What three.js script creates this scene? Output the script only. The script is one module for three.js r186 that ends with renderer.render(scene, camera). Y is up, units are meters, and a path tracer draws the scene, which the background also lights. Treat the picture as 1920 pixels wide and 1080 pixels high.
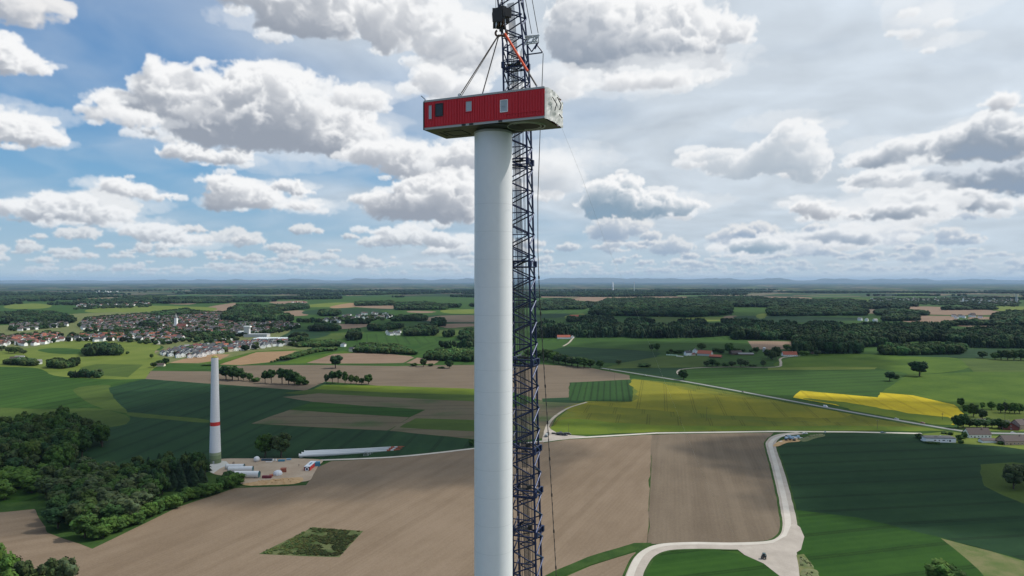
import * as THREE from 'three';
import { mergeGeometries } from 'three/addons/utils/BufferGeometryUtils.js';

// ---------------------------------------------------------------- camera, sun, exposure
const F = 1300, HOR = 527, EYE = 150;                 // focal length in photo pixels, level line, height of the drone
const scene = new THREE.Scene();
const camera = new THREE.PerspectiveCamera(2 * Math.atan(540 / F) * 180 / Math.PI, 16 / 9, 1, 250000);
camera.position.set(0, EYE, 0);
const PITCH = -Math.atan((540 - HOR) / F);
camera.rotation.x = PITCH;
const renderer = new THREE.WebGLRenderer();
renderer.toneMapping = THREE.LinearToneMapping;
renderer.toneMappingExposure = 1.0;
renderer.shadowMap.enabled = true;

const D2R = Math.PI / 180;
const SUN_AZ = 73, SUN_EL = 50;                        // degrees right of the view direction, above the level
const SUN = new THREE.Vector3(Math.sin(SUN_AZ * D2R) * Math.cos(SUN_EL * D2R), Math.sin(SUN_EL * D2R), -Math.cos(SUN_AZ * D2R) * Math.cos(SUN_EL * D2R));
const sun = new THREE.DirectionalLight(new THREE.Color(1.0, 0.955, 0.885), 3.7);
sun.name = 'sun';
sun.position.copy(SUN).multiplyScalar(4000);
sun.castShadow = true;
sun.shadow.mapSize.set(4096, 4096);
Object.assign(sun.shadow.camera, { left: -2500, right: 2500, top: 2500, bottom: -2500, near: 10, far: 9000 });
sun.shadow.camera.updateProjectionMatrix();
scene.add(sun, sun.target);
scene.fog = new THREE.FogExp2(new THREE.Color(0.45, 0.70, 1.0), 1.5e-5);

// ---------------------------------------------------------------- small maths
function rng(seed) { let s = seed | 0; return () => { s = (s + 0x6d2b79f5) | 0; let t = Math.imul(s ^ (s >>> 15), 1 | s); t = (t + Math.imul(t ^ (t >>> 7), 61 | t)) ^ t; return ((t ^ (t >>> 14)) >>> 0) / 4294967296; }; }
const lerp = (a, b, t) => a + (b - a) * t, clamp = (x, a = 0, b = 1) => x < a ? a : x > b ? b : x;
const smooth = (a, b, x) => { const t = clamp((x - a) / (b - a)); return t * t * (3 - 2 * t); };
const PERM = new Uint8Array(512), GX = new Float32Array(256), GY = new Float32Array(256);
{ const r = rng(77), p = [...Array(256).keys()]; for (let i = 255; i > 0; i--) { const j = (r() * (i + 1)) | 0; [p[i], p[j]] = [p[j], p[i]]; } for (let i = 0; i < 512; i++) PERM[i] = p[i & 255]; for (let i = 0; i < 256; i++) { const a = r() * 6.2832; GX[i] = Math.cos(a); GY[i] = Math.sin(a); } }
// gradient noise, about -0.7 .. 0.7; with per > 0 it repeats every per cells
function noise(x, y, per = 0) {
  const fx = Math.floor(x), fy = Math.floor(y), u = x - fx, v = y - fy;
  let x0 = fx, y0 = fy, x1 = fx + 1, y1 = fy + 1;
  if (per) { x0 = ((x0 % per) + per) % per; x1 = ((x1 % per) + per) % per; y0 = ((y0 % per) + per) % per; y1 = ((y1 % per) + per) % per; }
  x0 &= 255; x1 &= 255; y0 &= 255; y1 &= 255;
  const a = PERM[PERM[x0] + y0], b = PERM[PERM[x1] + y0], c = PERM[PERM[x0] + y1], d = PERM[PERM[x1] + y1];
  const s = u * u * u * (u * (u * 6 - 15) + 10), t = v * v * v * (v * (v * 6 - 15) + 10);
  return lerp(lerp(GX[a] * u + GY[a] * v, GX[b] * (u - 1) + GY[b] * v, s), lerp(GX[c] * u + GY[c] * (v - 1), GX[d] * (u - 1) + GY[d] * (v - 1), s), t);
}
function fbm(x, y, oct = 4, per = 0) { let s = 0, a = 0.5, f = 1; for (let i = 0; i < oct; i++, f *= 2, a *= 0.5) s += a * noise(x * f + i * 17, y * f + i * 31, per * f); return s; }
function billow(x, y, oct = 4) { let s = 0, a = 0.5, f = 1; for (let i = 0; i < oct; i++, f *= 2.03, a *= 0.5) s += a * (1 - 2.2 * Math.abs(noise(x * f + i * 13, y * f + i * 7))); return s; }   // rounded heads, creases between

// a pixel of the 1920 x 1080 photograph as a direction; the point it shows on the ground; the point at a given depth
function ray(x, y) { return new THREE.Vector3((x - 960) / F, (540 - y) / F, -1).applyAxisAngle(new THREE.Vector3(1, 0, 0), PITCH); }
function gp(x, y) { const d = ray(x, y); return d.multiplyScalar(-EYE / d.y).setY(0); }
function at(x, y, depth) { const d = ray(x, y); return d.multiplyScalar(depth / -d.z).add(camera.position); }
const pxAt = (v) => F / Math.hypot(v.x, v.z);                        // photo pixels per metre there

// ---------------------------------------------------------------- sky: air, veil of thin high cloud, cumulus
{
  const W = 4096, H = 2048, PD = W / 360, H0 = H / 2;
  const sky = new Float32Array(W * H * 4);
  const keys = [[0, .47, .60, .68], [3, .35, .52, .66], [8, .20, .41, .64], [14, .115, .29, .56], [24, .062, .20, .47], [45, .05, .16, .42], [90, .035, .12, .36]];
  const clear = (e) => { let i = 0; while (i < keys.length - 2 && e > keys[i + 1][0]) i++; const k = keys[i], n = keys[i + 1], t = clamp((e - k[0]) / (n[0] - k[0])); return [lerp(k[1], n[1], t), lerp(k[2], n[2], t), lerp(k[3], n[3], t)]; };
  const sv = SUN;
  for (let row = H0 - 16; row < H; row++) {
    const e = ((row + 0.5) / H - 0.5) * 180, el = e * D2R, ce = Math.cos(el), se = Math.sin(el), c = clear(Math.max(0, e));
    for (let col = 0; col < W; col++) {
      const phi = ((col + 0.5) / W - 0.5) * 2 * Math.PI, x = Math.cos(phi) * ce, z = Math.sin(phi) * ce, cosS = x * sv.x + se * sv.y + z * sv.z;
      const ang = Math.acos(clamp(cosS, -1, 1)) / D2R;
      // thin high cloud: a bank on the side of the sun that thins out away from it, drawn out in streaks
      const k = 1 / (Math.max(se, 0) + 0.13), px = x * k, pz = z * k;
      const wx = px + 0.5 * fbm(px * 0.9 + 3, pz * 0.9, 3), wz = pz + 0.5 * fbm(px * 0.9, pz * 0.9 + 9, 3);
      const streak = fbm(wx * 1.5 + wz * 1.1, (wz - wx) * 2.2, 7), broad = fbm(wx * 0.55 + 5, wz * 0.55, 4);
      const bank = smooth(92, 62, ang + broad * 50);
      let v = clamp(bank * (0.97 + 0.20 * streak + 0.10 * broad) + (1 - bank) * clamp(0.02 + broad * 1.5 + streak * 0.7) * 0.8, 0, 0.95);
      v *= lerp(0.72, 1, smooth(0, 8, e));
      const g = 1 + 0.9 * Math.pow(Math.max(0, cosS), 6), mott = 1 + 0.20 * streak + 0.22 * fbm(wx * 5 + 8, wz * 5, 5);
      const o = (row * W + col) * 4;
      sky[o] = lerp(c[0], 0.625 * g * mott, v); sky[o + 1] = lerp(c[1], 0.69 * g * mott, v); sky[o + 2] = lerp(c[2], 0.755 * g * mott, v); sky[o + 3] = 1;
    }
  }
  const toAE = (x, y) => { const d = ray(x, y).normalize(); return [Math.atan2(d.x, -d.z) / D2R, Math.asin(d.y) / D2R]; };
  // gradient noise in three dimensions, and its rounded, creased sum
  const g3 = (h, x, y, z) => { h &= 15; const u = h < 8 ? x : y, v = h < 4 ? y : h === 12 || h === 14 ? x : z; return (h & 1 ? -u : u) + (h & 2 ? -v : v); };
  function noise3(x, y, z) {
    const fx = Math.floor(x), fy = Math.floor(y), fz = Math.floor(z), X = fx & 255, Y = fy & 255, Z = fz & 255; x -= fx; y -= fy; z -= fz;
    const u = x * x * x * (x * (x * 6 - 15) + 10), v = y * y * y * (y * (y * 6 - 15) + 10), w = z * z * z * (z * (z * 6 - 15) + 10);
    const A = PERM[X] + Y, B = PERM[X + 1 & 255] + Y, AA = PERM[A & 255] + Z, AB = PERM[A + 1 & 255] + Z, BA = PERM[B & 255] + Z, BB = PERM[B + 1 & 255] + Z;
    return lerp(lerp(lerp(g3(PERM[AA & 255], x, y, z), g3(PERM[BA & 255], x - 1, y, z), u), lerp(g3(PERM[AB & 255], x, y - 1, z), g3(PERM[BB & 255], x - 1, y - 1, z), u), v),
      lerp(lerp(g3(PERM[AA + 1 & 255], x, y, z - 1), g3(PERM[BA + 1 & 255], x - 1, y, z - 1), u), lerp(g3(PERM[AB + 1 & 255], x, y - 1, z - 1), g3(PERM[BB + 1 & 255], x - 1, y - 1, z - 1), u), v), w);
  }
  // one cumulus: puffs [azimuth, elevation, half width, half height] in degrees over a flat base, as a block of cells that holds its density; sunlight is swept through the block, then the block is looked through
  function cumulus(puffs, base, slope, o) {
    let a0 = 1e9, a1 = -1e9, e0 = 1e9, e1 = -1e9, rm = 0, rw = 0;
    for (const p of puffs) { a0 = Math.min(a0, p[0] - p[2] * 1.5); a1 = Math.max(a1, p[0] + p[2] * 1.5); e0 = Math.min(e0, p[1] - p[3] * 1.5); e1 = Math.max(e1, p[1] + p[3] * 1.5); rm += Math.sqrt(p[2] * p[3]) / puffs.length; rw = Math.max(rw, p[3]); }
    const c0 = Math.floor((a0 - 90 + 180) * PD), c1 = Math.ceil((a1 - 90 + 180) * PD), r0 = Math.max(H0, Math.floor((e0 + 90) * PD)), r1 = Math.min(H - 1, Math.ceil((e1 + 90) * PD));
    const w = c1 - c0 + 1, h = r1 - r0 + 1;
    if (h < 1 || w < 1) return;
    const half = rw * 1.3 * PD, dz = Math.max(1, half / 14), nz = Math.max(3, Math.ceil(2 * half / dz)), D = new Float32Array(w * h * nz), L = new Float32Array(w * h * nz);
    const f = 1 / (rm * 0.95), oct = Math.max(2, Math.min(6, Math.round(Math.log2(rm * 1.25 * PD)) + 1)), mid = (a0 + a1) / 2, s7 = o.seed * 7.31;
    for (let j = 0; j < h; j++) for (let i = 0; i < w; i++) {
      let a = (c0 + i + 0.5) / PD - 90, e = (r0 + j + 0.5) / PD - 90;
      { const wa = fbm(a * f * .8 + s7, e * f * 1.1 + s7, 4), we = fbm(a * f * .8 + s7 + 37, e * f * 1.1 + 5, 4); a += rm * .75 * wa; e += rm * .42 * we; }
      let near = 0;
      for (const p of puffs) { const u = (a - p[0]) / p[2], q = (e - p[1]) / p[3]; if (u * u + q * q < 2.6) { near = 1; break; } }
      if (!near) continue;
      const up = (e - base - slope * (a - puffs[0][0])) / (0.5 * rm);
      for (let k = 0; k < nz; k++) {
        const z = ((k + 0.5) * dz - half) / PD;
        let s = 0;
        for (const p of puffs) { const u = (a - p[0]) / p[2], q = (e - p[1]) / p[3], v = z / (p[3] * 1.15), d = u * u + q * q + v * v; if (d < 2.4) { const m = 1 - d / 2.4; s += m * m * m * 2.2; } }
        if (s < 0.05) continue;
        s = Math.min(s, 1 + 0.15 * s);
        let n = 0, am = 0.5, fr = f, X = a + s7, Y = e, Z = z + o.seed;
        const wx = 0.35 * noise3(X * f * 0.7, Y * f * 0.7, Z * f * 0.7) / f;
        for (let q = 0; q < oct; q++, fr *= 2.15, am *= 0.60) n += am * (0.55 - 1.55 * Math.abs(noise3((X + wx) * fr + q * 5.2, (Y - wx) * fr * 1.1, Z * fr)) + 0.5 * noise3(X * fr * 0.8 + 31, Y * fr * 0.8, Z * fr * 0.8 + q));
        let t = s - 0.79 + o.rough * 2.5 * n;
        if (up < 1) t -= 0.38 * (1 - up) * (1 - 2.2 * n);
        if (t > 0) D[(j * w + i) * nz + k] = Math.min(1, t * 1.15);
      }
    }
    const dif = ((SUN_AZ - mid + 540) % 360 - 180) * D2R, lx = Math.sin(dif) * Math.cos(SUN_EL * D2R), lz = Math.cos(dif) * Math.cos(SUN_EL * D2R), ly = Math.sin(SUN_EL * D2R);
    const ox = lx / ly, oz = lz / ly / dz, len = 1 / ly, ext = o.dens * 11 / (rm * PD);
    for (let j = h - 2; j >= 0; j--) for (let i = 0; i < w; i++) for (let k = 0; k < nz; k++) {
      const x = i + ox, z = k + oz, xi = Math.floor(x), zi = Math.floor(z), u = x - xi, v = z - zi;
      let sum = 0;
      for (let c = 0; c < 4; c++) { const X = xi + (c & 1), Z = zi + (c >> 1); if (X < 0 || Z < 0 || X >= w || Z >= nz) continue; const q = ((j + 1) * w + X) * nz + Z; sum += (c & 1 ? u : 1 - u) * (c >> 1 ? v : 1 - v) * (L[q] + D[q] * len); }
      L[(j * w + i) * nz + k] = sum;
    }
    const hi = Math.max(0.1, e1 - base);
    for (let j = 0; j < h; j++) for (let i = 0; i < w; i++) {
      let T = 1, lit = 0;
      for (let k = 0; k < nz; k++) {
        const q = (j * w + i) * nz + k, d = D[q];
        if (d <= 0) continue;
        const al = 1 - Math.exp(-d * dz * ext), tau = L[q] * ext * o.thick;
        lit += T * al * (0.60 * Math.exp(-tau * 0.42) + 0.40 * Math.exp(-tau * 0.07));
        T *= 1 - al;
        if (T < 0.005) break;
      }
      if (T > 0.997) continue;
      lit /= 1 - T;
      const e = (r0 + j + 0.5) / PD - 90, a = (c0 + i + 0.5) / PD - 90, top = clamp((e - base - slope * (a - puffs[0][0])) / hi);
      lit = clamp(lit * 1.22 + 0.20 * (top - 0.4) + 0.22 * T * T);
      const al = (1 - T) * o.alpha, col = ((c0 + i) % W + W) % W, p = ((r0 + j) * W + col) * 4;
      for (let c = 0; c < 3; c++) { const q = lerp(o.shade[c], o.light[c], lit); sky[p + c] = lerp(sky[p + c], lerp(q, o.air[c], o.haze), al); }
    }
  }
  const LIGHT = [.97, .97, .97], SHADE = [.31, .345, .41], DARK = [.19, .27, .39], AIR = [.47, .59, .70];
  // the field of small cumulus all round, far ones first
  const r = rng(5), field = [];
  for (let i = 0; i < 3300; i++) { const d = 17 + 90 * Math.pow(r(), 0.75), az = r() * 360 - 180; field.push([d, az, r(), r(), r(), r()]); }
  for (let i = 0; i < 260; i++) { const d = 2.2 + 9 * Math.sqrt(r()), az = r() * 360 - 180; const q = [d, az, r(), r(), r(), r()]; if (Math.abs(az) > 39 && d > 3) field.push(q); }
  field.sort((p, q) => q[0] - p[0]);
  const pr = rng(8);
  for (const [d, az, s0, s1, s2, s3] of field) {
    if (fbm(d * 0.16 + 3, az * 0.06, 2) < -0.06) continue;
    const el = Math.atan(1.35 / d) / D2R - d * 0.0045 * 0.5, size = (0.30 + 1.0 * s0 * s0) * (d < 11 ? 0.6 : 1), wd = Math.atan(size / d) / D2R, hd = Math.atan(size * (0.26 + 0.22 * s1) / d) / D2R;
    if (el < 0.2) continue;
    const n = 3 + (s2 * 4 | 0), puffs = [];
    for (let k = 0; k < n; k++) { const u = pr() * 2 - 1, f = 1 - 0.55 * u * u; puffs.push([az + u * wd * 0.75, el + hd * (0.35 + 0.35 * pr()) * f, wd * (0.28 + 0.2 * pr()), hd * (0.45 + 0.3 * pr()) * f]); }
    const towards = smooth(110, 40, Math.abs(az - SUN_AZ));
    cumulus(puffs, el, 0, { seed: s3 * 90, rough: 0.85, dens: 1.0, alpha: lerp(0.95, 0.8, clamp(d / 60)), thick: lerp(0.75, 1.3, towards), shade: [0, 1, 2].map((c) => lerp(SHADE[c], DARK[c] * 1.5, towards * 0.7)), light: [.92, .90, .88], air: AIR, haze: .75 * clamp(1 - Math.exp(-d / 70)) });
  }
  // the clouds that the photograph shows one by one: "x,y,rx,ry ..." in its pixels
  const shape = (text, baseY, slopePx, seed, more = {}) => {
    const puffs = [], given = text.trim().split(/\s+/).map((p) => { const [x, y, rx, ry] = p.split(',').map(Number), c = toAE(x, y), a = toAE(x + rx, y), e = toAE(x, y - ry); return [c[0], c[1], Math.abs(a[0] - c[0]), Math.abs(e[1] - c[1])]; });
    puffs.push(...given);
    const x0 = Number(text.trim().split(',')[0]), b = toAE(x0, baseY), fr = rng(seed * 13 + 1), big = given.reduce((m, p) => Math.max(m, p[2]), 0);
    // torn scraps that drift off its rim
    for (let i = 0; i < Math.min(9, 2 + big * 2.2); i++) { const g = given[(fr() * given.length) | 0], th = fr() * 6.283, a = g[0] + Math.cos(th) * g[2] * (1.15 + .5 * fr()), e = Math.max(b[1] - g[3] * .3, g[1] + Math.sin(th) * g[3] * (1.1 + .4 * fr())), w = g[2] * (.22 + .25 * fr()); cumulus([[a, e, w, w * .42], [a + w * .6, e + w * .1, w * .6, w * .3]], e - w * .4, 0, { seed: seed + i * 2.7, rough: 1.35, dens: .35, alpha: .8, thick: .5, shade: SHADE, light: LIGHT, air: AIR, haze: .12 }); }
    for (let i = 0; i < 3 && big > 1; i++) { const g = given[(fr() * given.length) | 0], a = g[0] + g[2] * (fr() - .5) * 2.4, e = g[1] + g[3] * (fr() - .35) * 2.0, w = g[2] * (.8 + .5 * fr()); cumulus([[a, e, w, w * .34], [a + w * .7, e + w * .08, w * .8, w * .24], [a - w * .7, e - w * .06, w * .7, w * .22]], e - w * .5, 0, { seed: seed * 1.7 + i * 3.3, rough: 1.9, dens: .12, alpha: .45, thick: .4, shade: SHADE, light: LIGHT, air: AIR, haze: .2 }); }
    cumulus(puffs, b[1], slopePx, { seed, rough: 0.8, dens: 1, alpha: 1, thick: 1, shade: SHADE, light: LIGHT, air: AIR, haze: 0.04, ...more });
  };
  shape('100,380,36,18 50,392,55,20 120,396,60,20 180,400,60,15 150,382,34,16', 412, 0, 3, { haze: .12 });
  shape('300,437,50,16 262,433,34,12 342,448,34,11', 456, 0, 4, { haze: .2 });
  shape('215,346,32,14 250,358,38,12 295,368,32,8', 370, 0, 5, { dens: .7 });
  shape('415,340,38,15 450,360,52,24 492,372,40,20 430,378,48,16', 394, -.1, 6);
  shape('540,348,27,11 560,357,18,9', 364, 0, 7); shape('572,386,34,9', 393, 0, 77, { dens: .7 });
  shape('345,284,42,15 385,293,32,12 446,292,26,15 420,299,30,9', 305, 0, 8);
  shape('25,240,55,30 62,248,48,24 98,262,28,13', 270, 0, 9, { thick: .8 });
  shape('5,98,42,34 45,114,34,20 72,128,22,12', 136, -.2, 10, { thick: .7 });
  shape('300,150,34,40 335,190,75,52 250,196,62,22 430,200,110,66 500,178,90,56 478,150,40,32 560,200,85,56 550,168,46,36 620,235,90,44 685,262,60,30 390,240,110,32 480,252,120,30 590,266,90,22 650,278,70,16', 250, -.055, 11, { thick: 1.25, rough: .75, dens: 1.3 });
  shape('195,188,22,16 215,215,60,16 260,222,40,14', 232, 0, 12, { dens: .3, rough: 1.4 });
  shape('742,296,44,30 795,306,52,34 832,322,32,20 700,286,46,22', 336, -.1, 13, { dens: .9 });
  shape('860,300,44,26 905,310,44,30 890,282,34,20', 330, 0, 14, { dens: .8 });
  shape('560,-10,120,55 625,18,66,46 480,-30,110,45 545,40,66,24 590,56,48,16', 70, -.05, 15, { thick: 1.2 });
  shape('725,28,50,46 742,58,38,32 722,88,18,14', 100, 0, 16, { dens: .45, rough: 1.4 });
  shape('812,38,52,46 852,82,62,50 892,112,46,34 795,2,50,34 922,70,34,34', 140, 0, 17, { dens: .55, thick: .7, alpha: .9, rough: 1.1 });
  shape('812,146,38,22 852,166,52,20 884,160,34,20', 184, 0, 18, { dens: .5, thick: .7, alpha: .9, rough: 1.1 });
  shape('668,182,48,18 700,190,30,14', 204, 0, 19, { dens: .3, rough: 1.4 });
  shape('860,366,56,44 800,370,66,34 780,352,36,18 760,386,66,26 722,374,40,13 684,374,34,9 820,396,76,20', 416, 0, 20, { thick: 1.3 });
  shape('790,446,66,13 732,435,38,9 842,456,32,8', 463, 0, 21, { haze: .2 });
  shape('1130,62,84,72 1200,70,106,72 1272,88,74,60 1160,110,84,40 1242,28,72,42 1312,48,62,34 1372,54,44,26 1100,14,64,44 1232,122,66,28 1302,120,54,24', 140, 0, 22, { thick: .9, shade: [.27, .32, .40], dens: 1.0, rough: 1.0 });
  shape('1190,152,80,15 1260,148,60,13', 166, 0, 23, { dens: .4, rough: 1.4 });
  shape('1045,150,44,26 1035,170,40,20', 190, 0, 24, { dens: .3, rough: 1.6, alpha: .6 }); shape('1030,320,50,34 1050,340,44,24', 362, 0, 25, { dens: .28, rough: 1.6, alpha: .55 });
  shape('1152,366,48,28 1176,350,26,20 1202,386,66,20 1132,386,48,18 1262,386,54,14 1236,372,32,13', 408, 0, 26, { thick: 1.1, shade: [.20, .31, .42], rough: 1.1 });
  shape('1492,264,42,34 1450,296,64,26 1402,310,74,20 1512,300,38,36 1342,292,54,10', 328, 0, 27, { thick: .7, shade: [.36, .43, .51], alpha: .8, rough: 1.2 });
  const BANK = { thick: .9, shade: [.15, .215, .31], rough: 1.15, light: [.93, .94, .95] };
  shape('1745,268,58,18 1690,282,58,18 1640,300,46,15', 314, 0, 51, { ...BANK, thick: .7, dens: .8 });
  shape('1852,246,60,30 1905,266,68,36 1958,278,74,42 1800,276,54,28', 322, 0, 28, { ...BANK, thick: 1.1 });
  shape('1640,336,44,13 1700,340,72,16 1756,350,56,14', 364, 0, 52, { ...BANK, dens: .8 });
  shape('1880,332,104,24 1962,336,94,28 1792,334,64,18', 360, .01, 53, { ...BANK, thick: 1.6, light: [.70, .75, .81] });
  shape('1752,372,98,13 1824,386,78,12', 402, 0, 29, { ...BANK, dens: .8, thick: 1.3 }); shape('1692,392,76,11 1650,404,82,8', 412, 0, 54, { ...BANK, dens: .7, thick: 1.4 });
  shape('1512,388,30,13 1546,400,34,12', 414, 0, 30); shape('1602,402,12,6', 408, 0, 31);
  shape('1432,460,52,13 1400,465,40,8', 472, 0, 32, { thick: 2, shade: [.24, .35, .46], haze: .15 });
  shape('1560,440,70,14 1620,448,60,10', 456, 0, 33, { thick: 1.6, shade: DARK, haze: .2, dens: .7 });
  shape('1720,30,54,30 1745,70,44,20 1690,0,44,24', 110, 0, 34, { dens: .10, rough: 2.2, alpha: .4 }); shape('1882,190,30,18', 206, 0, 35, { dens: .6 });
  for (let row = 0; row < H0 - 16; row++) for (let i = row * W * 4; i < (row + 1) * W * 4; i += 4) { sky[i] = .13; sky[i + 1] = .16; sky[i + 2] = .14; sky[i + 3] = 1; }
  const t = new THREE.DataTexture(sky, W, H, THREE.RGBAFormat, THREE.FloatType);
  t.mapping = THREE.EquirectangularReflectionMapping; t.colorSpace = THREE.LinearSRGBColorSpace; t.magFilter = THREE.LinearFilter; t.needsUpdate = true;
  scene.background = t; scene.environment = t;
}

// ---------------------------------------------------------------- helpers for things, parts, materials
const taken = {};
function numbered(n) { const k = taken[n] = (taken[n] ?? -1) + 1; return k ? n + '_' + String(k).padStart(3, '0') : n; }
function tag(o, label, category, group, kind) { if (label) o.userData.label = label; if (category) o.userData.category = category; if (group) o.userData.group = group; if (kind) o.userData.kind = kind; return o; }
function shadow(o) { o.castShadow = true; o.receiveShadow = true; return o; }
function thing(name, label, category, pos, turn = 0, group) { const o = new THREE.Group(); o.name = numbered(name); if (pos) o.position.copy(pos); o.rotation.y = turn; scene.add(o); return tag(o, label, category, group); }
function part(name, geo, mat, parent, label) { const m = shadow(new THREE.Mesh(geo, mat)); m.name = name; if (label) m.userData.label = label; parent.add(m); return m; }
function copyOf(o, label, group) { const c = o.clone(); c.name = numbered(o.name.replace(/_\d+$/, '')); c.userData = { ...o.userData }; if (label) c.userData.label = label; if (group) c.userData.group = group; scene.add(c); return c; }
const lin = (r, g, b) => new THREE.Color().setRGB(r, g, b);
function mat(r, g, b, rough = 0.8, more = {}) { return new THREE.MeshStandardMaterial({ color: lin(r, g, b), roughness: rough, metalness: 0, ...more }); }
function merge(list) { const out = list.filter(Boolean).map((g) => { const n = g.index ? g.toNonIndexed() : g; for (const k of Object.keys(n.attributes)) if (!['position', 'normal', 'uv', 'color'].includes(k)) n.deleteAttribute(k); return n; }); return mergeGeometries(out, false); }
function boxAt(w, h, d, x = 0, y = 0, z = 0, ry = 0) { const g = new THREE.BoxGeometry(w, h, d); if (ry) g.rotateY(ry); return g.translate(x, y, z); }
function cylAt(r0, r1, h, x = 0, y = 0, z = 0, seg = 12, open = false) { return new THREE.CylinderGeometry(r1, r0, h, seg, 1, open).translate(x, y + h / 2, z); }
const YUP = new THREE.Vector3(0, 1, 0);
function barGeo(a, b, r, seg = 6, r2 = r) { const d = b.clone().sub(a), g = new THREE.CylinderGeometry(r2, r, d.length(), seg, 1); g.applyQuaternion(new THREE.Quaternion().setFromUnitVectors(YUP, d.clone().normalize())); return g.translate((a.x + b.x) / 2, (a.y + b.y) / 2, (a.z + b.z) / 2); }
const unitBar = new THREE.CylinderGeometry(1, 1, 1, 6, 1);
function barPart(name, a, b, r, m, parent) { const o = part(name, unitBar, m, parent), d = b.clone().sub(a); o.scale.set(r, d.length(), r); o.quaternion.setFromUnitVectors(YUP, d.normalize()); o.position.copy(a).add(b).multiplyScalar(0.5); return o; }

// ---------------------------------------------------------------- what the land is covered with, seen from above: textures in metres
const enc = (x) => { x = clamp(x); return Math.round(255 * (x <= 0.0031308 ? x * 12.92 : 1.055 * Math.pow(x, 1 / 2.4) - 0.055)); };
function landTexture(seed, n, c1, c2, o = {}) {                     // c1..c2: two linear colours; rows: stripes a tile across v; tram: wheel tracks a tile
  const data = new Uint8Array(n * n * 4), r = rng(seed), per = o.per ?? 6;
  for (let y = 0; y < n; y++) for (let x = 0; x < n; x++) {
    const u = x / n, v = y / n, big = fbm(u * per + seed, v * per, 4, 0 || 0), wob = 0.15 * noise(u * 9 + seed, v * 9);
    const b2 = (() => { const fx = smooth(0, 0.14, u), fy = smooth(0, 0.14, v); if (fx === 1 && fy === 1) return big; return lerp(lerp(fbm((u + 1) * per + seed, (v + 1) * per, 4), fbm(u * per + seed, (v + 1) * per, 4), fx), lerp(fbm((u + 1) * per + seed, v * per, 4), big, fx), fy); })();
    let t = 0.5 + b2 * (o.patch ?? 0.9) + (r() - 0.5) * (o.grain ?? 0.5) + (o.clod ?? .5) * fbm(u * n / 14 + seed, v * n / (o.long ?? 22), 3);
    if (o.rows) t += (o.rowAmp ?? 0.3) * Math.sin((u * o.rows + wob * (o.wob ?? 0)) * 6.2832) * (0.55 + 0.9 * noise(u * 23 + 5, v * 5 + seed));
    if (o.rows2) t += (o.rowAmp2 ?? 0.2) * (PERM[(Math.floor(u * o.rows2) + seed) & 255] / 255 - 0.5) * 2;
    let dark = 0;
    if (o.tram) { const q = (u * o.tram + wob * 0.02) % 1, w = o.tramW ?? 0.03; if (Math.abs(q - 0.46) < w || Math.abs(q - 0.54) < w) dark = (o.tramDark ?? 0.5) * (0.55 + 0.7 * r()); }
    t = clamp(t);
    const i = (y * n + x) * 4, k = 1 - dark;
    let cc = [lerp(c1[0], c2[0], t), lerp(c1[1], c2[1], t), lerp(c1[2], c2[2], t)];
    if (o.third) { const q = smooth(o.t0 ?? 0.05, o.t1 ?? 0.28, fbm(u * (o.tper ?? 4) + 11 + seed, v * (o.tper ?? 4), 5) + (r() - 0.5) * 0.12); cc = cc.map((x, j) => lerp(x, o.third[j], q)); }
    data[i] = enc(cc[0] * k); data[i + 1] = enc(cc[1] * k); data[i + 2] = enc(cc[2] * k); data[i + 3] = 255;
  }
  const tex = new THREE.DataTexture(data, n, n, THREE.RGBAFormat);
  tex.colorSpace = THREE.SRGBColorSpace; tex.wrapS = tex.wrapT = THREE.RepeatWrapping; tex.magFilter = THREE.LinearFilter; tex.needsUpdate = true;
  return tex;
}
const landMat = (tex, tile) => { const m = new THREE.MeshStandardMaterial({ map: tex, roughness: 0.95, metalness: 0 }); m.specularIntensity = 0.2; m.userData = { tile }; return m; };
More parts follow.
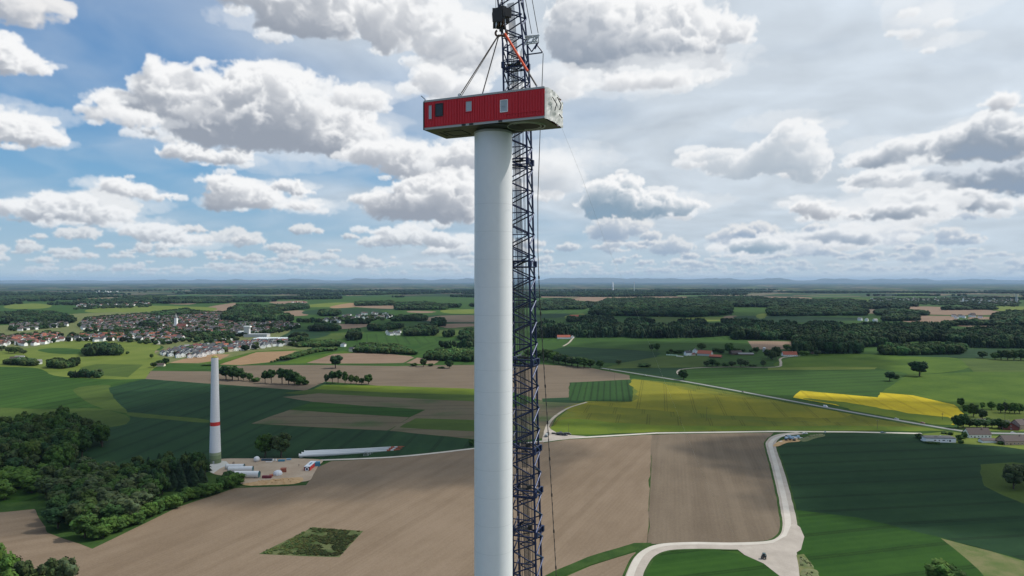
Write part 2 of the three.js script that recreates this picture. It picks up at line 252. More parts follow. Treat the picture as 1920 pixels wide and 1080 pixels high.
const LAND = {
  soil: landMat(landTexture(1, 1024, [.146, .106, .070], [.205, .154, .106], { rows: 190, rowAmp: .16, rows2: 90, rowAmp2: .15, patch: .9, grain: .6, clod: .6, long: 60 }), 500),
  soilGrey: landMat(landTexture(2, 1024, [.110, .084, .058], [.160, .125, .088], { rows: 190, rowAmp: .14, rows2: 80, rowAmp2: .18, patch: .8, grain: .6, clod: .5, long: 90 }), 500),
  soilTan: landMat(landTexture(3, 512, [.20, .125, .066], [.28, .185, .105], { rows: 60, rowAmp: .12, patch: .7, grain: .4 }), 400),
  soilPink: landMat(landTexture(4, 512, [.16, .108, .072], [.22, .155, .108], { rows: 70, rowAmp: .12, rows2: 20, rowAmp2: .15, patch: .7, grain: .4 }), 400),
  maize: landMat(landTexture(5, 1024, [.105, .082, .050], [.135, .118, .072], { rows: 110, rowAmp: .55, patch: .7, grain: .5, tram: 9, tramW: .025, tramDark: .3, third: [.055, .085, .030], t0: .0, t1: .4 }), 330),
  wheat: landMat(landTexture(6, 1024, [.009, .032, .012], [.018, .050, .017], { rows: 26, rowAmp: .12, rows2: 40, rowAmp2: .25, patch: 1.0, grain: .4, tram: 15, tramW: .03, tramDark: .35 }), 420),
  barley: landMat(landTexture(7, 1024, [.020, .054, .008], [.035, .082, .012], { rows2: 40, rowAmp2: .25, patch: 1.1, grain: .4, tram: 17, tramW: .03, tramDark: .38 }), 420),
  young: landMat(landTexture(8, 1024, [.014, .047, .006], [.026, .072, .009], { rows: 60, rowAmp: .2, rows2: 26, rowAmp2: .25, patch: 1.1, grain: .45, tram: 14, tramW: .03, tramDark: .35 }), 420),
  pasture: landMat(landTexture(25, 1024, [.036, .076, .007], [.070, .118, .012], { rows2: 18, rowAmp2: .12, patch: 1.3, grain: .4 }), 420),
  striped: landMat(landTexture(26, 512, [.017, .050, .011], [.026, .068, .015], { rows2: 40, rowAmp2: .3, patch: .7, grain: .4, tram: 40, tramW: .10, tramDark: .45 }), 330),
  rapeA: landMat(landTexture(27, 512, [.106, .120, .014], [.152, .150, .015], { rows2: 24, rowAmp2: .2, patch: 1.3, grain: .5, tram: 13, tramW: .014, tramDark: .4, third: [.095, .120, .015], t0: .0, t1: .30, tper: 4 }), 420),
  meadow: landMat(landTexture(9, 1024, [.080, .115, .017], [.128, .160, .030], { rows2: 22, rowAmp2: .12, patch: 1.2, grain: .4 }), 420),
  olive: landMat(landTexture(10, 512, [.038, .066, .012], [.062, .096, .018], { rows2: 24, rowAmp2: .2, patch: 1.0, grain: .4 }), 400),
  rape: landMat(landTexture(11, 1024, [.33, .25, .010], [.46, .36, .014], { rows2: 30, rowAmp2: .2, patch: 1.2, grain: .5, tram: 14, tramW: .014, tramDark: .4, third: [.22, .21, .015], t0: .12, t1: .42 }), 360),
  rapeDull: landMat(landTexture(12, 1024, [.085, .104, .014], [.128, .132, .015], { rows2: 24, rowAmp2: .2, patch: 1.2, grain: .5, tram: 13, tramW: .014, tramDark: .4, third: [.085, .115, .018], t0: -.02, t1: .26, tper: 3 }), 420),
  rapeMid: landMat(landTexture(23, 1024, [.145, .146, .015], [.208, .188, .016], { rows2: 24, rowAmp2: .2, patch: 1.3, grain: .5, tram: 13, tramW: .014, tramDark: .4, third: [.125, .135, .014], t0: .0, t1: .30, tper: 4 }), 420),
  fallow: landMat(landTexture(24, 512, [.030, .055, .014], [.105, .115, .050], { patch: 1.8, grain: .8, per: 14 }), 120),
  rapeGreen: landMat(landTexture(13, 512, [.070, .115, .014], [.115, .150, .014], { rows2: 24, rowAmp2: .2, patch: 1.2, grain: .5 }), 360),
  rough: landMat(landTexture(14, 512, [.075, .110, .030], [.150, .145, .065], { patch: 1.7, grain: .7, per: 10 }), 120),
  verge: landMat(landTexture(15, 512, [.018, .046, .009], [.042, .080, .017], { patch: 1.5, grain: .8, per: 12 }), 120),
  gravel: landMat(landTexture(16, 512, [.30, .265, .225], [.40, .355, .305], { patch: 1.1, grain: .5, per: 10 }), 120),
  gravelWorn: landMat(landTexture(17, 512, [.42, .385, .33], [.50, .465, .41], { patch: 1.1, grain: .5, per: 10 }), 120),
  track: landMat(landTexture(18, 512, [.29, .25, .20], [.38, .34, .28], { patch: 1.3, grain: .6, per: 10, third: [.16, .17, .09], t0: .15, t1: .4 }), 90),
  asphalt: landMat(landTexture(19, 512, [.20, .205, .20], [.26, .26, .255], { patch: .8, grain: .4 }), 150),
  sand: landMat(landTexture(20, 512, [.40, .24, .105], [.52, .345, .18], { patch: 1.5, grain: .7, per: 12 }), 80),
  pad: landMat(landTexture(21, 512, [.37, .275, .19], [.47, .365, .265], { patch: 1.4, grain: .5, per: 8 }), 120),
  concrete: landMat(landTexture(22, 256, [.50, .48, .43], [.58, .56, .51], { patch: 1, grain: .4 }), 40),
};
// the far country: fields a few hundred metres across, woods, seen too flat to pick apart
const FAR = (() => {
  const n = 2048, data = new Uint8Array(n * n * 4), r = rng(31), G = 56, pts = [];
  const cols = [[.018, .046, .018], [.022, .058, .019], [.036, .085, .022], [.075, .115, .030], [.13, .095, .065], [.20, .15, .105], [.012, .028, .013], [.010, .024, .012], [.025, .065, .019], [.014, .036, .015]];
  for (let j = 0; j < G; j++) for (let i = 0; i < G; i++) pts.push([i + 0.1 + 0.8 * r(), j + 0.1 + 0.8 * r(), (r() * cols.length) | 0, 0.85 + 0.3 * r()]);
  for (let y = 0; y < n; y++) for (let x = 0; x < n; x++) {
    const u = x / n * G, v = y / n * G, ci = Math.floor(u), cj = Math.floor(v);
    let b = 9, q = null;
    for (let dj = -1; dj <= 1; dj++) for (let di = -1; di <= 1; di++) { const p = pts[((cj + dj + G) % G) * G + ((ci + di + G) % G)], dx = Math.abs(ci + di + p[0] - Math.floor(p[0]) - u), dy = Math.abs(cj + dj + p[1] - Math.floor(p[1]) - v), d = Math.max(dx + 0.3 * dy, dy + 0.3 * dx); if (d < b) { b = d; q = p; } }
    const wood = fbm(x / n * 22 + 3, y / n * 22, 5, 0), edge = Math.min(smooth(0, .03, x / n), smooth(0, .03, 1 - x / n));
    let c = cols[q[2]], k = q[3] * (0.9 + 0.2 * r());
    if (wood * edge > 0.05) { c = [.008, .020, .011]; k = 0.75 + 0.5 * r(); }
    const i = (y * n + x) * 4;
    data[i] = enc(c[0] * k); data[i + 1] = enc(c[1] * k); data[i + 2] = enc(c[2] * k); data[i + 3] = 255;
  }
  const tex = new THREE.DataTexture(data, n, n, THREE.RGBAFormat);
  tex.colorSpace = THREE.SRGBColorSpace; tex.wrapS = tex.wrapT = THREE.RepeatWrapping; tex.magFilter = THREE.LinearFilter; tex.needsUpdate = true;
  return landMat(tex, 17000);
})();

// height of the land: level round the site, rolling from five kilometres out, higher ridges far off
function land(x, z) {
  const r = Math.hypot(x, z), a = smooth(5200, 11000, r);
  if (!a) return 0;
  const far = smooth(11000, 26000, r), west = smooth(4000, -12000, x);
  return a * (22 * fbm(x / 2600 + 3, z / 2200, 3) - 6) + far * (20 * fbm(x / 9000 + 7, z / 6000 + 2, 4) + 26 * west - 24);
}
{
  const rings = [0, 60, 200, 500, 1000, 1800, 2800, 3800, 4600, 5200], sectors = 300;
  for (let r = 5500; r < 64000; r *= 1.037) rings.push(r);
  const pos = [], uv = [], idx = [];
  rings.forEach((r, j) => { for (let i = 0; i <= sectors; i++) { const a = i / sectors * 2 * Math.PI, x = Math.sin(a) * r, z = -Math.cos(a) * r; pos.push(x, land(x, z), z); uv.push(x / 17000, z / 17000); if (j && i) { const q = j * (sectors + 1) + i, p = q - sectors - 1; idx.push(p - 1, p, q, p - 1, q, q - 1); } } });
  const g = new THREE.BufferGeometry();
  g.setAttribute('position', new THREE.Float32BufferAttribute(pos, 3)); g.setAttribute('uv', new THREE.Float32BufferAttribute(uv, 2)); g.setIndex(idx); g.computeVertexNormals();
  const ny = g.attributes.normal; if (ny.getY(5) < 0) { for (let i = 0; i < idx.length; i += 3) { const t = idx[i]; idx[i] = idx[i + 1]; idx[i + 1] = t; } g.setIndex(idx); g.computeVertexNormals(); }
  const m = shadow(new THREE.Mesh(g, FAR)); m.name = 'ground'; scene.add(tag(m, 'wide patchwork farmland reaching to the horizon', 'farmland', null, 'structure'));
  // the mountains in the haze
  const mp = [], mi = [], nx = 260, nz = 10;
  for (let j = 0; j <= nz; j++) for (let i = 0; i <= nx; i++) { const x = lerp(-62000, 62000, i / nx), t = j / nz, z = -57000 - 5000 * t, ridge = 1 - Math.abs(2 * fbm(x / 5200 + 4, t * 1.5, 5)), top = 130 + 330 * Math.pow(ridge, 2.2) * (0.55 + 0.45 * Math.sin(x / 26000 + 1.2)) * smooth(-70000, -15000, x + 20000); mp.push(x, Math.sin(Math.PI * Math.min(1, t * 1.3 + 0.02)) * top + 40 * fbm(x / 1600, t * 5, 4) - 10, z); if (i && j) { const q = j * (nx + 1) + i, p = q - nx - 1; mi.push(p - 1, p, q, p - 1, q, q - 1); } }
  const mg = new THREE.BufferGeometry(); mg.setAttribute('position', new THREE.Float32BufferAttribute(mp, 3)); mg.setIndex(mi); mg.computeVertexNormals();
  const mm = shadow(new THREE.Mesh(mg, mat(.11, .115, .09, 1, { side: THREE.DoubleSide }))); mm.name = 'mountains'; scene.add(tag(mm, 'faint blue mountain chain along the horizon', 'mountains', null, 'structure'));
}

// a field outlined by points of the photograph, laid on the level ground; turn = direction of its rows in degrees
let layer = 0;
const P = (s) => s.trim().split(/\s+/).map((p) => p.split(',').map(Number));
function outline(points, closed = true, smoothIt = false) {
  let g = points.map(([x, y]) => gp(x, y)).map((v) => new THREE.Vector2(v.x, v.z));
  if (smoothIt) { const c = new THREE.CatmullRomCurve3(g.map((v) => new THREE.Vector3(v.x, 0, v.y)), closed, 'centripetal'); g = c.getPoints(g.length * 8).map((v) => new THREE.Vector2(v.x, v.z)); if (closed) g.pop(); }
  return g;
}
function sheet(g2, kind, turn, lift) {
  const shape = new THREE.Shape(g2.map((v) => new THREE.Vector2(v.x, -v.y))), g = new THREE.ShapeGeometry(shape), p = g.attributes.position, uv = g.attributes.uv, t = LAND[kind].userData.tile, c = Math.cos(turn * D2R), s = Math.sin(turn * D2R);
  g.rotateX(-Math.PI / 2);
  for (let i = 0; i < p.count; i++) { const x = p.getX(i), z = p.getZ(i), r = Math.hypot(x, z); p.setY(i, lift * (0.35 + r / 1400)); uv.setXY(i, (x * c + z * s) / t + 0.37 * lift * 7, (z * c - x * s) / t + lift * 5); }
  return g;
}
function ragged(g2, amp, seed) {                                     // field edges wander by a metre or so
  const out = [];
  g2.forEach((a, i) => { const b = g2[(i + 1) % g2.length], d = a.distanceTo(b), n = Math.min(40, Math.max(1, Math.round(d / 14))); for (let k = 0; k < n; k++) { const t = k / n, x = lerp(a.x, b.x, t), y = lerp(a.y, b.y, t); out.push(new THREE.Vector2(x + amp * noise(x / 23 + seed, y / 23), y + amp * noise(x / 23, y / 23 + seed + 9))); } });
  return out;
}
function field(name, kind, pts, label, turn = 0, smoothIt = false, amp = 2.0) {
  layer++;
  const m = new THREE.Mesh(sheet(ragged(outline(P(pts), true, smoothIt), amp, layer), kind, turn, 0.02 + layer * 0.006), LAND[kind]);
  m.name = numbered(name); m.receiveShadow = true; scene.add(tag(m, label, name.split('_').pop(), null, 'structure'));
  return m;
}
function lane(name, kind, pts, width, label, smoothIt = true, extra = 0) {  // a road: a ribbon of even width along a line
  layer++;
  const line = outline(P(pts), false, smoothIt), L = [], R = [];
  line.forEach((p, i) => { const a = line[Math.max(0, i - 1)], b = line[Math.min(line.length - 1, i + 1)], d = b.clone().sub(a).normalize(), w = width / 2 * (1 + 0.10 * noise(p.x / 15, p.y / 15)); L.push(new THREE.Vector2(p.x + d.y * w, p.y - d.x * w)); R.unshift(new THREE.Vector2(p.x - d.y * w, p.y + d.x * w)); });
  const m = new THREE.Mesh(sheet([...L, ...R], kind, 0, 0.02 + layer * 0.006 + extra), LAND[kind]);
  m.name = numbered(name); m.receiveShadow = true;
  if (label) scene.add(tag(m, label, 'road', null, 'structure'));
  return { mesh: m, line };
}

// ---- far belt, left and right (traced bands of farmland 1.7 to 6 km off)
field('grass_field', 'barley', '-60,640 -60,556 960,556 1980,556 1980,690 960,690', 'wide green farmland in the middle distance', 10);
const FARBELT = [
  ['soilPink', '1010,556 1130,557 1260,556 1335,558 1270,563 1130,566 1090,564 1012,562'], ['soilPink', '1420,556 1500,557 1520,561 1445,563'], ['soilPink', '310,564 345,563 372,567 350,571 318,570'], ['soilPink', '375,580 410,572 440,568 430,578 405,586 385,586'],
  ['meadow', '172,586 195,576 265,573 330,574 402,577 380,586 325,580 250,586'], ['meadow', '22,571 60,569 95,572 70,579 25,579'], ['soilPink', '150,561 235,557 232,562 160,566'], ['barley', '240,556 320,558 300,564 235,565'],
  ['soilPink', '508,566 560,564 575,568 540,571'], ['meadow', '572,572 640,567 668,569 620,576 580,576'], ['soilTan', '618,576 660,568 670,570 664,576 630,578'], ['soilPink', '660,574 725,571 742,575 735,579 700,578'], ['soilPink', '523,586 560,582 578,585 570,592 545,593'], ['wheat', '578,582 640,578 740,580 720,588 640,590 582,590'],
  ['barley', '720,582 888,580 888,588 800,590 750,588'], ['soilPink', '770,583 815,584 800,587 768,586'], ['meadow', '835,581 888,580 888,588 845,588'], ['wheat', '765,600 830,590 888,590 888,606 850,609'], ['soilGrey', '800,602 830,592 888,591 888,604'], ['soilPink', '625,608 700,607 690,612 640,617'], ['soilPink', '830,608 888,607 888,613 840,615'],
  ['olive', '715,622 760,612 762,618 740,624'], ['olive', '800,630 830,618 888,612 888,626 850,631'], ['olive', '595,637 625,625 680,622 672,629 640,636'], ['barley', '645,640 665,630 705,626 812,634 810,642 745,648 690,643'], ['wheat', '520,626 560,618 610,620 605,632 560,636'], ['young', '690,650 740,645 790,648 770,656 712,658'],
  ['wheat', '1016,589 1060,588 1062,594 1020,597'], ['meadow', '1062,592 1092,588 1096,596 1070,600'], ['barley', '1012,576 1040,574 1044,581 1015,582'], ['young', '1120,592 1190,591 1225,594 1200,604 1160,603'], ['olive', '1210,598 1250,593 1280,596 1278,604 1215,604'], ['meadow', '1290,596 1370,595 1350,602 1285,603'], ['soilPink', '1360,593 1378,592 1376,597 1362,597'], ['wheat', '1375,594 1420,592 1480,592 1478,604 1420,603'], ['meadow', '1420,590 1435,588 1445,592 1425,598'],
  ['soilPink', '1440,557 1480,557 1510,562 1450,563'], ['olive', '1535,561 1600,559 1640,563 1580,568'], ['barley', '1640,568 1760,568 1740,575 1650,574'], ['soilPink', '1655,577 1740,575 1865,583 1850,591 1745,590 1730,584'], ['soilPink', '1665,593 1780,593 1778,603 1720,606 1690,602'], ['wheat', '1440,593 1475,593 1610,597 1590,602 1480,604'], ['meadow', '1866,575 1920,575 1920,582 1880,584'], ['soilPink', '1790,606 1870,610 1875,614 1800,612'], ['soilGrey', '1590,581 1640,580 1650,588 1600,588'], ['soilPink', '1830,594 1858,595 1856,599 1820,599'],
];
FARBELT.forEach(([k, pts], i) => { layer++; const m = new THREE.Mesh(sheet(ragged(outline(P(pts), true, true), 10, i), k, i * 37, 0.02 + layer * 0.006), LAND[k]); m.name = numbered('field_strip'); m.receiveShadow = true; scene.add(tag(m, { soilPink: 'bare brown field strip far off among the woods', soilTan: 'tan bare field strip far off', soilGrey: 'grey brown field strip far off', meadow: 'light green meadow strip far off', barley: 'green field strip far off among the woods', wheat: 'dark green field strip far off among the woods', olive: 'olive green field strip far off', young: 'bright green field strip far off' }[k], 'field', k + ' strips of the far farmland', 'structure')); });

field('grass_field', 'barley', '-90,960 -90,678 960,678 960,960', 'green land under the fields on the left', 12);
field('grass_field', 'barley', '960,960 960,640 2000,640 2000,1240 960,1240', 'green land under the fields on the right', 70);
// ---- left of the tower, from the village towards the viewer
field('village_ground', 'rough', '-40,650 -40,612 60,608 150,588 380,584 520,596 545,620 520,640 572,646 572,662 450,668 395,684 315,682 285,668 300,648 170,642 100,650 30,664', 'gardens and streets under the village houses', 0, true);
field('meadow', 'meadow', '-40,662 60,652 115,641 170,639 225,642 265,641 300,648 290,662 318,682 283,696 272,711 240,712 110,706 60,690 -40,690', 'yellow green meadow below the village', 30, true);
field('crop_strip', 'barley', '72,656 100,653 156,656 160,664 110,664', 'small dark green strip inside the light meadow', 40, true);
field('meadow', 'olive', '150,690 180,683 268,684 240,708 160,702', 'olive meadow behind the long dark hedge', 20);
field('grass_field', 'barley', '290,690 318,681 410,683 412,698 283,697', 'green field left of the white concrete tower top', 60);
field('ploughed_field', 'soilTan', '316,681 350,672 402,664 432,665 410,676 372,681', 'tan ploughed field in front of the new housing estate', 50);
field('grass_strip', 'pasture', '372,682 412,675 480,659 550,655 578,657 520,659 486,660 415,682', 'bright green strip between two tan fields', 30);
field('ploughed_field', 'soilTan', '412,684 480,661 556,658 532,669 512,679 450,685', 'larger tan ploughed field beside the diagonal hedge', 35);
field('grass_field', 'pasture', '515,683 562,671 640,659 735,656 745,659 690,664 625,664 572,682', 'bright green wedge below the diagonal hedge', 65);
field('ploughed_field', 'soilPink', '575,681 625,664 690,661 770,668 776,671 756,681 640,683', 'pinkish ploughed field behind the single round tree', 75);
field('ploughed_field', 'soilPink', '762,681 782,671 826,675 812,685', 'small ploughed field beside the bushes', 75);
field('ploughed_field', 'soilGrey', '272,712 283,696 412,697 412,688 450,686 610,684 745,686 960,684 1017,684 1100,689 1180,704 1182,712 1068,718 1066,748 1017,752 960,735 888,731 727,725 610,716 573,733 400,721', 'long brown ploughed field with rows of trees on its near edge', 80);
field('grass_verge', 'barley', '450,685 610,682 745,682 845,684 745,687 610,685', 'narrow green strip along the top of the brown field', 80, false, .5);
field('wheat_field', 'barley', '-60,770 -60,690 60,690 110,706 220,712 272,711 275,716 225,717 205,726 215,748 240,772 140,764', 'mid green field beside the dark wood', 15, true);
field('wheat_field', 'olive', '146,727 200,722 208,730 218,752 252,776 205,770 160,752', 'lighter green wedge between the two dark fields', 20, true);
field('wheat_field', 'wheat', '-60,905 -60,792 100,800 180,806 235,796 245,785 238,772 214,748 203,728 272,711 410,721 573,733 610,716 640,730 590,752 472,795 600,803 730,808 888,825 960,830 960,845 888,843 750,857 600,864 400,872 300,880', 'large dark green winter wheat field round the white concrete tower', 5);
field('wheat_field', 'olive', '-60,800 -60,765 90,768 175,766 232,778 243,788 232,797 185,804 105,800', 'olive green field tongue above the dark wood', 10, true);
field('grass_verge', 'olive', '240,774 300,779 390,788 390,793 300,786 245,781', 'thin light green line across the dark wheat', 10, true, .5);
field('rapeseed_strip', 'rapeGreen', '588,730 606,722 727,724 960,732 960,743 712,736', 'narrow yellow rapeseed strip left of the tower', 80);
field('crop_strip', 'olive', '528,738 590,730 712,736 960,743 960,756 640,743', 'dull green strip under the narrow rapeseed', 80);
field('maize_field', 'maize', '530,745 597,738 700,744 960,757 960,768 800,769 690,762 590,755', 'brown striped strip with young rows', 86);
field('grass_strip', 'young', '547,767 588,754 675,761 797,769 768,783 660,776 557,769', 'bright green strip among the brown strips', 86);
field('maize_field', 'maize', '471,795 542,769 660,777 767,783 728,808 600,802', 'large brown striped maize strip', 88);
field('maize_field', 'maize', '730,808 768,783 800,768 960,760 960,830 888,824', 'brown maize field just left of the tower', 84);
field('crop_strip', 'olive', '748,802 780,785 960,790 960,812 850,808', 'green strip across the maize left of the tower', 84);
field('maize_field', 'maize', '960,765 1017,750 1066,750 1095,755 1062,768 1042,784 1030,806 1020,822 960,828', 'brown maize field with dirt track right of the crane', 100);
field('crop_strip', 'wheat', '1017,748 1066,746 1120,754 1095,757 1017,754', 'dark green band along the maize', 80);

// ---- right of the tower
field('grass_field', 'barley', '1075,633 1180,635 1260,637 1404,638 1412,656 1300,660 1200,656 1066,648', 'green field below the dark conifer wood', 70);
field('grass_field', 'wheat', '1036,657 1062,650 1190,657 1240,662 1230,670 1160,682 1120,680 1030,668', 'dark green field left of the farm', 60);
field('ploughed_field', 'soilPink', '1402,640 1445,640 1492,641 1492,655 1413,656', 'bare brown field behind the right farm', 20);
field('grass_field', 'olive', '1160,682 1250,667 1335,666 1325,676 1318,689 1130,692', 'yellowish green field in front of the white barn', 50);
field('grass_field', 'barley', '1335,682 1345,668 1420,664 1460,670 1462,689 1335,690', 'green paddock between the two farms', 55);
field('wheat_field', 'wheat', '1132,692 1292,690 1277,696 1273,705 1290,715 1140,693', 'dark green field beside the curved lane', 80);
field('grass_field', 'pasture', '1462,690 1466,676 1560,664 1700,668 1790,672 1812,692 1700,703 1560,697', 'bright green meadow beside the right farm', 65, true);
field('wheat_field', 'barley', '1273,706 1292,691 1462,690 1650,692 1702,701 1652,750 1560,754 1486,750 1380,735 1290,716', 'broad green field above the country road', 75);
field('grass_strip', 'meadow', '1440,690 1560,688 1645,689 1640,693 1560,694 1440,694', 'pale green mown strip in the broad green field', 85, false, .6);
field('grass_field', 'wheat', '1680,668 1800,655 1960,653 1960,673 1815,672', 'green field along the wood on the right', 80);
field('ploughed_field', 'olive', '1800,673 1960,674 1960,699 1825,698', 'dark grey green field at the right edge', 80);
field('grass_field', 'pasture', '1700,704 1830,698 1960,699 1960,780 1812,778 1782,759 1710,742 1650,737 1655,735', 'sunny green pasture with the large single tree', 60);
field('wheat_strip', 'striped', '1067,752 1068,718 1184,713 1186,753', 'dark green rectangle with tractor lines', 8);
field('rapeseed_field', 'rapeDull', '1032,809 1043,785 1064,769 1100,753 1186,754 1188,711 1290,721 1480,756 1660,789 1795,809 1450,808 1230,811 1062,816', 'broad yellow green rapeseed field below the country road', 12);
field('rapeseed_strip', 'rapeA', '1064,771 1100,754 1186,754 1188,712 1222,716 1300,730 1480,757 1640,785 1560,792 1400,788 1230,780', 'first yellow tinge in the broad rapeseed', 12, true, 10);
field('rapeseed_strip', 'rapeMid', '1090,757 1186,754 1188,713 1222,716 1300,735 1480,758 1600,780 1480,784 1360,779 1230,770', 'yellow flowering band in the broad rapeseed', 12, true, 9);
field('rapeseed_edge', 'rapeGreen', '1034,808 1046,792 1070,786 1200,797 1450,800 1660,800 1790,808 1450,807 1230,810 1062,814', 'green lower edge of the rapeseed field', 12, true, 7);
field('rapeseed_field', 'rape', '1486,746 1501,733 1645,746 1651,737 1712,742 1790,760 1812,781 1790,798 1660,783 1560,759', 'bright yellow rapeseed field above the country road', 12);
field('rapeseed_edge', 'rapeGreen', '1500,747 1600,757 1700,775 1790,786 1800,790 1790,798 1660,783 1560,759', 'green lower edge of the bright rapeseed', 12, true, 14);
field('garden', 'meadow', '1812,780 1850,770 1960,768 1960,850 1880,838 1800,834 1745,828 1725,815 1795,808', 'lawns round the houses at the right edge', 20);
field('wheat_field', 'wheat', '1446,836 1475,828 1540,813 1720,815 1742,828 1800,833 1880,838 1960,852 1960,1062 1770,1011 1610,972 1482,956 1468,900', 'large dark wheat field right of the gravel road', 82);
field('meadow', 'olive', '1836,872 1900,868 1960,875 1960,962 1880,930 1845,912', 'olive meadow at the right edge', 20);
field('wheat_field', 'young', '1482,956 1610,972 1770,1011 1960,1062 1960,1180 1520,1180 1500,1040 1507,1008 1496,990 1484,972', 'bright green crop in the near right corner', 76);
field('rough_patch', 'rough', '1765,1010 1960,1064 1960,1160 1900,1140 1835,1070', 'dry pale grass patch in the right corner', 30);

// ---- the near fields and the road
field('ploughed_field', 'soil', '-80,965 20,960 65,954 90,1000 175,1028 330,950 440,914 575,909 592,878 622,866 750,859 888,843 1040,825 1222,816 1214,1020 1180,1030 1100,1058 1020,1088 980,1180 -400,1300', 'large brown ploughed field in front', 24);
field('ploughed_field', 'soilGrey', '1222,816 1452,811 1438,828 1440,850 1452,885 1465,950 1466,1000 1445,1016 1380,1021 1214,1021', 'grey brown ploughed field inside the bend of the gravel road', 13);
field('field_margin', 'verge', '1221.6,860 1222.4,860 1216.6,960 1215.8,960', 'thin green line between the two brown fields', 0, false, .2);
field('field_margin', 'verge', '1010,1088 1100,1046 1190,1019 1222,1019 1205,1036 1190,1034 1110,1060 1040,1090 1030,1110 1000,1110', 'green grass strip across the brown field', 0);
field('ploughed_field', 'soil', '1040,1092 1110,1062 1188,1036 1194,1046 1172,1110 1100,1200 1000,1200', 'small brown corner beside the gravel road', 40);
field('fallow_patch', 'fallow', '487,1040 535,1015 586,990 682,997 660,1020 637,1046 560,1043', 'grassy island in the brown field', 20);
field('grass_field', 'young', '1190,1130 1205,1066 1222,1048 1250,1036 1292,1031 1350,1033 1402,1044 1440,1064 1475,1092 1520,1160', 'small green crop inside the gravel loop', 75);
field('field_margin', 'verge', '-80,968 -80,935 20,945 70,938 90,900 140,880 420,870 445,895 450,915 578,900 572,911 440,917 330,953 175,1030 120,1012 88,1000 64,956 20,961', 'grass and undergrowth below the near wood', 0);
field('ploughed_field', 'soil', '-80,1060 -80,968 20,962 64,957 88,1003 120,1015 172,1030 60,1080', 'pale ploughed strip between the two woods', 60);

lane('road_verge', 'verge', '1128,691 1210,704 1290,717 1480,752 1560,767 1660,785 1790,807 1830,812 1960,815', 22, 'grass verges of the country road', true);
lane('road_verge', 'verge', '1016,829 1060,823 1130,819 1230,813 1450,810 1600,811 1728,814', 10, 'grass verges of the farm road', false);
lane('road_verge', 'verge', '1500,813 1462,818 1446,830 1447,845 1455,870 1466,910 1475,950 1481,990 1474,1010 1450,1021 1380,1026 1300,1025 1240,1029 1212,1042 1196,1064 1184,1100 1170,1180', 11.5, 'thin grass verges of the gravel road', true);
lane('track', 'track', '1022,822 1024,806 1034,788 1050,775 1068,765 1100,755', 3.4, 'curved dirt track between maize and rapeseed');
lane('gravel_road', 'gravelWorn', '1016,829 1060,823 1130,819 1230,813 1450,810 1600,811 1728,814', 5, 'pale straight farm road above the brown field', false);
lane('gravel_road', 'gravelWorn', '560,866 600,864 680,861 750,857 820,850 888,842 960,834 1020,828', 4, 'pale farm road below the wheat left of the tower', true);
field('gravel_yard', 'gravel', '1016,829 1018,818 1028,800 1033,806 1045,813 1070,817 1100,819 1060,825', 'gravel junction beside the crane', 0, false, .4);
lane('country_road', 'asphalt', '1128,691 1210,704 1290,717 1480,752 1560,767 1660,785 1790,807 1830,812 1960,815', 6.5, 'grey country road crossing the fields', true);
lane('farm_lane', 'track', '1277,706 1271,700 1276,694 1300,691 1360,689 1455,689 1464,682 1463,674 1470,671 1500,668', 4.5, 'curved farm lane to the right farm');
lane('farm_lane', 'track', '1056,650 1066,644 1076,634 1082,632', 5, 'short lane to the red roofed farmhouse');
lane('field_path', 'olive', '1030,653 1100,651 1190,656 1300,660', 3, 'light field path left of the white barn');
lane('gravel_road', 'gravel', '1500,813 1462,818 1446,830 1447,845 1455,870 1466,910 1475,950 1481,990 1474,1010 1450,1021 1380,1026 1300,1025 1240,1029 1212,1042 1196,1064 1184,1100 1170,1180', 8.5, 'pale gravel construction road bending round the brown field');
lane('wheel_lane', 'gravelWorn', '1480,815 1456,822 1445,832 1447,846 1454,870 1464,910 1473,950 1477,988 1469,1008 1446,1017 1380,1021 1300,1020 1238,1024 1207,1037 1190,1060 1176,1100', 3.6, 'worn pale wheel lane on the gravel road');
field('gravel_yard', 'gravel', '1380,1030 1446,1021 1474,1006 1484,985 1489,982 1500,990 1508,1008 1502,1032 1494,1037 1498,1064 1502,1110 1480,1108 1462,1082 1432,1058 1396,1042', 'wide gravel yard at the road bend', 0, false, .5);
field('sand_patch', 'sand', '1450,838 1462,828 1480,824 1500,823 1498,829 1478,831 1458,838', 'tan dirt beside the blue rubble heap', 0, true, .6);
field('rubble_strip', 'rough', '1496,1042 1510,1040 1522,1060 1534,1090 1540,1130 1505,1130', 'dry weed strip beside the gravel yard', 0);
field('crane_pad', 'pad', '388,876 398,868 415,862 470,861 560,861 604,864 596,876 588,890 577,903 520,905 452,908 442,897 402,890', 'sandy building pad round the white concrete tower', 0, true, .6);
field('foundation_slab', 'concrete', '388,884 392,872 404,864 424,866 430,872 412,880 400,889', 'pale concrete slab under the white concrete tower', 0, false, .1);

